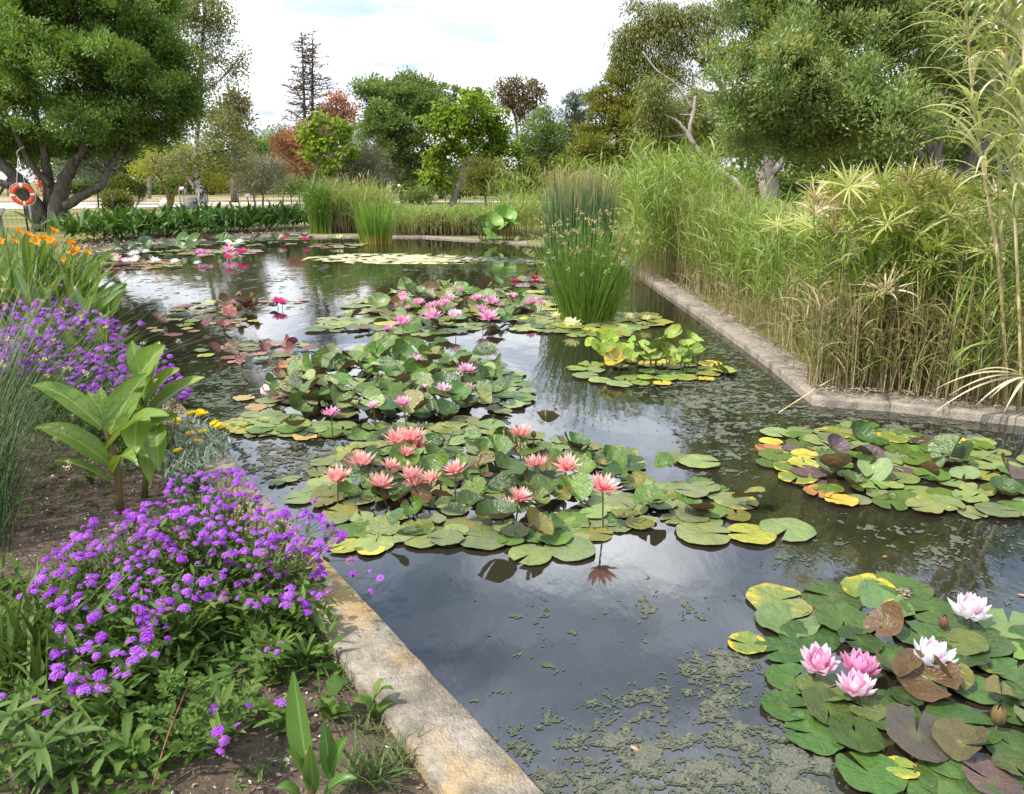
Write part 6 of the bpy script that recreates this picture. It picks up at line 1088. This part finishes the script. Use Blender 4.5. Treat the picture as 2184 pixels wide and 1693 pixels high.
# behind the big left tree and along the far edge of the lawn
tree('cedar', 'dark blue-green cedar with drooping boughs seen beyond the golden-leaved tree', 55, [[(250, 436, .25), (250, 380, .2), (252, 320, .1)]], [(230, 330, 50, 22), (270, 345, 44, 20), (215, 360, 46, 18), (260, 370, 40, 16), (200, 340, 40, 24), (170, 365, 36, 18), (290, 320, 40, 26)], M_blue, B_brown, 9500, (.28, .08), 240, .5, droop=.2)
tree('shrub', 'bush with bright red flowers showing behind the trunk of the big evergreen', 36, [[(95, 456, .05), (93, 420, .04)]], [(88, 385, 8, 8), (97, 405, 9, 9), (114, 420, 7, 9)], leafmat('red_flower', [(.06, .09, .02), (.55, .06, .04), (.65, .10, .06)], transl=.25), B_brown, 700, (.12, .08), 50, .25, cat='shrub')
bg = [(-120, 95, M_mid, 250), (20, 88, M_dk, 270), (140, 100, M_mid, 290), (215, 92, M_dk, 300), (300, 96, M_dk, 285), (385, 105, M_mid, 290), (450, 92, M_dk, 300), (560, 95, M_mid, 285), (600, 110, M_dk, 275), (655, 100, M_mid, 300), (760, 100, M_dk, 290), (850, 105, M_dk, 290), (960, 100, M_mid, 300), (1060, 105, M_dk, 290), (1150, 95, M_dk, 290), (1250, 90, M_mid, 280), (1350, 84, M_dk, 270), (1460, 80, M_mid, 250), (1580, 70, M_dk, 240), (1700, 64, M_mid, 240), (1830, 66, M_dk, 235), (1960, 60, M_mid, 235), (2090, 62, M_dk, 230), (2220, 60, M_mid, 220)]
for i, (X, d, m, ty) in enumerate(bg):
    s = 90 / d; w_ = 46 * s; by = 384.5 + 1.6 * F / d / .93 * 1.0
    tree('tree', 'tall dark tree in the continuous wood closing the far side of the lawn', d, [[(X, by, .22), (X + 2, 360, .17), (X, ty + 45, .08)]] + [[(X + random.choice((-1, 1)) * 22, by - 2, .16), (X + 16, 350, .10)]], [(X, ty + 25, w_ * .7, 26 * s), (X - 20 * s, ty + 55, w_, 34 * s), (X + 25 * s, ty + 60, w_, 34 * s), (X, ty + 85, w_ * 1.1, 26 * s)], m, B_brown, 4600, (.42, .2), 130, .8, group='trees of the wood beyond the lawn', twigs=0)
for i, (X, by, h, wd_) in enumerate([(232, 412, 60, 6), (318, 424, 78, 9), (275, 415, 46, 5), (372, 414, 40, 6), (396, 416, 44, 7), (480, 412, 36, 6), (590, 413, 38, 6), (620, 414, 30, 5), (820, 412, 30, 6), (1210, 410, 26, 6)]):
    d = dpt(by); tree('tree', 'slim bare-stemmed young tree at the far edge of the lawn under the dark wood', d, [[(X, by, wd_ * px2m(d) / 2), (X + 1, by - h * .5, wd_ * px2m(d) * .42), (X + 3, by - h, wd_ * px2m(d) * .3)]], [(X, by - h - 12, 22, 14), (X + 12, by - h - 4, 16, 10)], M_mid, B_grey if i % 3 == 1 else B_brown, 700, (.3, .16), 24, .6, group='slim young trees at the edge of the wood', twigs=0)
for i, (X, by, r, h, lab) in enumerate([(890, 436, 26, 16, 'low light-green sapling growing under the dark evergreen oak'), (440, 395, 24, 18, 'yellow-green bush right of the birch trunk'), (1490, 415, 30, 18, 'dull green low shrub behind the leaning gum trunk'), (250, 460 - 20, 12, 10, 'tiny yellowish bush at the fence left of the round shrub'), (620, 415, 30, 18, 'olive green low shrub under the rust conifer'), (980, 420, 30, 16, 'grey-green low shrub at the foot of the large catalpa')]):
    d = 55 if i != 3 else 40; tree('shrub', lab, d, [[(X, by + 8, .04), (X, by - h * .5, .03)]], [(X, by - h, r, h), (X - r * .5, by - h * .6, r * .6, h * .7), (X + r * .5, by - h * .7, r * .6, h * .7)], M_yshr if i in (1, 3) else M_mid, B_brown, 1800, (.22, .1), 60, .4, cat='shrub')

for i in range(34):
    X = 180 + i * 62 + rng.uniform(-20, 20); d = rng.uniform(84, 112) if X < 1150 else rng.uniform(58, 76); s_ = 90 / d; by = 384.5 + 1.6 * F / d / .93; s_ *= 1.0 if X < 1150 else 1.45
    tree('shrub', 'dark bush in the undergrowth under the wood beyond the lawn', d, [[(X, by, .08), (X, by - 14 * s_, .05)]], [(X, by - 14 * s_, 26 * s_, 14 * s_), (X - 22 * s_, by - 10 * s_, 22 * s_, 11 * s_), (X + 20 * s_, by - 18 * s_, 24 * s_, 14 * s_)], [M_dk, M_mid, M_oli2][i % 3], B_brown, 2600, (.42, .2), 70, .6, cat='shrub', group='bushes under the wood beyond the lawn', twigs=0, limbs=False)
# ------------------------------------------------------------------ fence, lifebuoy, signs
t = NT('green_post'); M_gpost = t.done(t.princ((.012, .045, .035), .45, .4)); t = NT('wire'); M_wire = t.done(t.princ((.03, .05, .045), .5, .4)); t = NT('weathered_wood'); p = t.pos((20, 20, 3)); M_wood = t.done(t.princ(t.ramp(t.noise(2, 5, p), [(.3, (.12, .11, .10)), (.7, (.26, .24, .22))]), .85, .2))
fd = [(-260, 500, 24.5), (-80, 492, 25.5), (50, 486, 26.2), (205, 470, 28.5), (240, 468, 29), (437 - 0, 462, 31), (513, 460, 33), (601, 456, 35), (640, 455, 36), (800, 448, 40), (950, 445, 43), (1090, 442, 46)]
fpts = [np.append(At(x, 430, d)[:2], .04) for x, y, d in fd]; fo_ = thing('fence', 'low green wire mesh fence on dark green posts between the pond planting and the lawn', 'fence', fpts[5])
for i, q in enumerate(fpts):
    mb = MB(); lean = rng.normal() * .05; tube(mb, [q - np.array([0, 0, .1]), q + np.array([lean, 0, 1.12])], [.028, .028], 8); mb.build('post', M_gpost, fo_, True)
mb = MB()
for a, b in zip(fpts[:-1], fpts[1:]):
    L = np.linalg.norm(b - a)
    for z in np.arange(.08, 1.06, .14): tube(mb, [a + [0, 0, z], (a + b) / 2 + [0, 0, z - .012], b + [0, 0, z]], [.0045] * 3, 3, cap=False)
    for f in np.arange(0, 1, .14 / L): q = a + (b - a) * f; tube(mb, [q + [0, 0, .06], q + [0, 0, 1.06]], [.004, .004], 3, cap=False)
mb.build('wire_mesh', M_wire, fo_, kind='stuff')
t = NT('orange_plastic'); M_or2 = t.done(t.princ(t.mix(t.rng(t.noise(9, 4, t.pos()), .45, .7, 0, .5), (.72, .085, .02), (.55, .07, .025)), .45, .4)); t = NT('white_band'); M_wb = t.done(t.princ((.75, .74, .70), .6, .3)); t = NT('rope'); M_rope = t.done(t.princ((.62, .58, .52), .9, .1))
LD = 22.0; lc = At(48, 415, LD); lb = thing('lifebuoy', 'orange ring lifebuoy with white bands hanging from the big evergreen at the left edge', 'lifebuoy', lc); R0, r0 = .235, .056; ax = Matrix.Rotation(math.radians(32), 3, 'Z')
def ring(mb, a0, a1, n, rr, m=12, rm=R0):
    V = []; 
    for a in np.linspace(a0, a1, n):
        for k in range(m):
            b = k * 2 * PI / m; V.append(np.array(lc) + np.array(ax @ Vector(((rm + rr * math.cos(b)) * math.cos(a), rr * math.sin(b) * .8, (rm + rr * math.cos(b)) * math.sin(a)))))
    mb.add(V, [[i * m + k, (i + 1) * m + k, (i + 1) * m + (k + 1) % m, i * m + (k + 1) % m] for i in range(n - 1) for k in range(m)])
mb = MB(); ring(mb, 0, 2 * PI, 41, r0); mb.build('ring', M_or2, lb, True)
for k in range(4):
    a = k * PI / 2 + .04; mb = MB(); ring(mb, a - .12, a + .12, 6, r0 + .004); mb.build('band', M_wb, lb, True)
mb = MB(); pts_ = [np.array(lc) + np.array(ax @ Vector(((R0 + r0 + .012 + .02 * abs(math.sin(2 * a))) * math.cos(a), -.02, (R0 + r0 + .012 + .02 * abs(math.sin(2 * a))) * math.sin(a)))) for a in np.linspace(0, 2 * PI, 40)]; tube(mb, pts_, .008, 5); hk = At(39, 335, LD + .4)
for sgn in (-1, 1): tube(mb, [np.array(lc) + np.array(ax @ Vector((sgn * .10, 0, R0 + .045))), hk], [.007, .007], 5)
mb.build('rope', M_rope, lb)
o = thing('hook', 'dull metal hook on the tree limb from which the lifebuoy hangs', 'hook', hk); mb = MB(); tube(mb, smoothline([hk + [0, .35, .28], hk + [0, .1, .2], hk + [0, -.03, .1], hk + [0, 0, -.02], hk + [0, .05, .03]], 12), .018, 7); mb.build('bar', M_wood, o, True)
mb = MB(); q = At(62, 440, 23.2); q[2] = 0; tube(mb, [q, q + [.02, 0, 1.05]], [.035, .03], 8); st_ = mb.build('stake', M_wood, None, True); tag(st_, 'thin dark wooden stake standing under the lifebuoy', 'post')
def box(mb, c, s, rx=0):
    v = np.array([[x, y, z] for x in (-.5, .5) for y in (-.5, .5) for z in (-.5, .5)]) * np.array(s); R = np.array(Matrix.Rotation(rx, 3, 'X')); mb.add(v @ R.T + np.array(c), [[0, 1, 3, 2], [4, 6, 7, 5], [0, 4, 5, 1], [2, 3, 7, 6], [0, 2, 6, 4], [1, 5, 7, 3]])
q = At(-4, 470, 19); q[2] = 0; lt = thing('information_board', 'grey slanted information board on a post, cut by the left edge beside the lifebuoy', 'sign', q); mb = MB(); box(mb, q + [0, 0, .42], (.14, .12, .84)); mb.build('post', M_wood, lt); mb = MB(); box(mb, q + [0, -.05, .90], (.34, .30, .03), math.radians(40)); mb.build('panel', B_grey, lt)
t = NT('label_white'); M_lab = t.done(t.princ((.78, .78, .76), .5, .3))
for x, y, d, z, lab in [(527, 417, 36, 0, 'small white plant label on a thin stake in front of the grey twiggy shrub'), (388, 402, 38, 0, 'small white plant label on a stake by the golden tree trunk'), (851, 396, 55, 0, 'small white plant label by the dark evergreen oak trunk'), (437 - 20, 430, 33, 0, 'small dark green plant label stake beside the birch trunk')]:
    q = At(x, y, d); o = thing('plant_label', lab, 'sign', (q[0], q[1], .04)); mb = MB(); tube(mb, [[q[0], q[1], 0], q], [.015, .015], 6); mb.build('stake', M_wood, o); mb = MB(); box(mb, q + [0, -.02, .0], (.20, .015, .15), -.25); mb.build('plate', M_lab if 'white' in lab else M_gpost, o)
for x, y, d, r, lab, nm in [(406, 424, 46, (.42, .42, .40), 'short sawn tree stump on the lawn between the golden tree and the birch', 'tree_stump'), (352, 418, 50, (.40, .3, .35), 'reddish sandstone boulder behind the golden tree trunk', 'boulder')]:
    q = At(x, y, d); mb = MB()
    if nm == 'boulder': q[2] = .2; blob(mb, q, r, 5)
    else: q[2] = 0; tube(mb, [q, q + [0, 0, .3], q + [0, 0, .72]], [.48, .40, .37], 14, wob=.04)
    tag(mb.build(nm, M_stone if nm == 'boulder' else B_grey, None, True), lab, 'stump' if nm != 'boulder' else 'rock')
mb = MB(); q = At(384, 430, 39); q[2] = 0; tube(mb, [q, q + [0, 0, 1.25]], [.03, .025], 7); tag(mb.build('stake', M_wood, None, True), 'slim upright wooden stake right of the golden tree trunk', 'post')
for o in _things:
    if '_o' in o: del o['_o']
for o in bpy.data.objects:
    if '_o' in o.keys(): del o['_o']
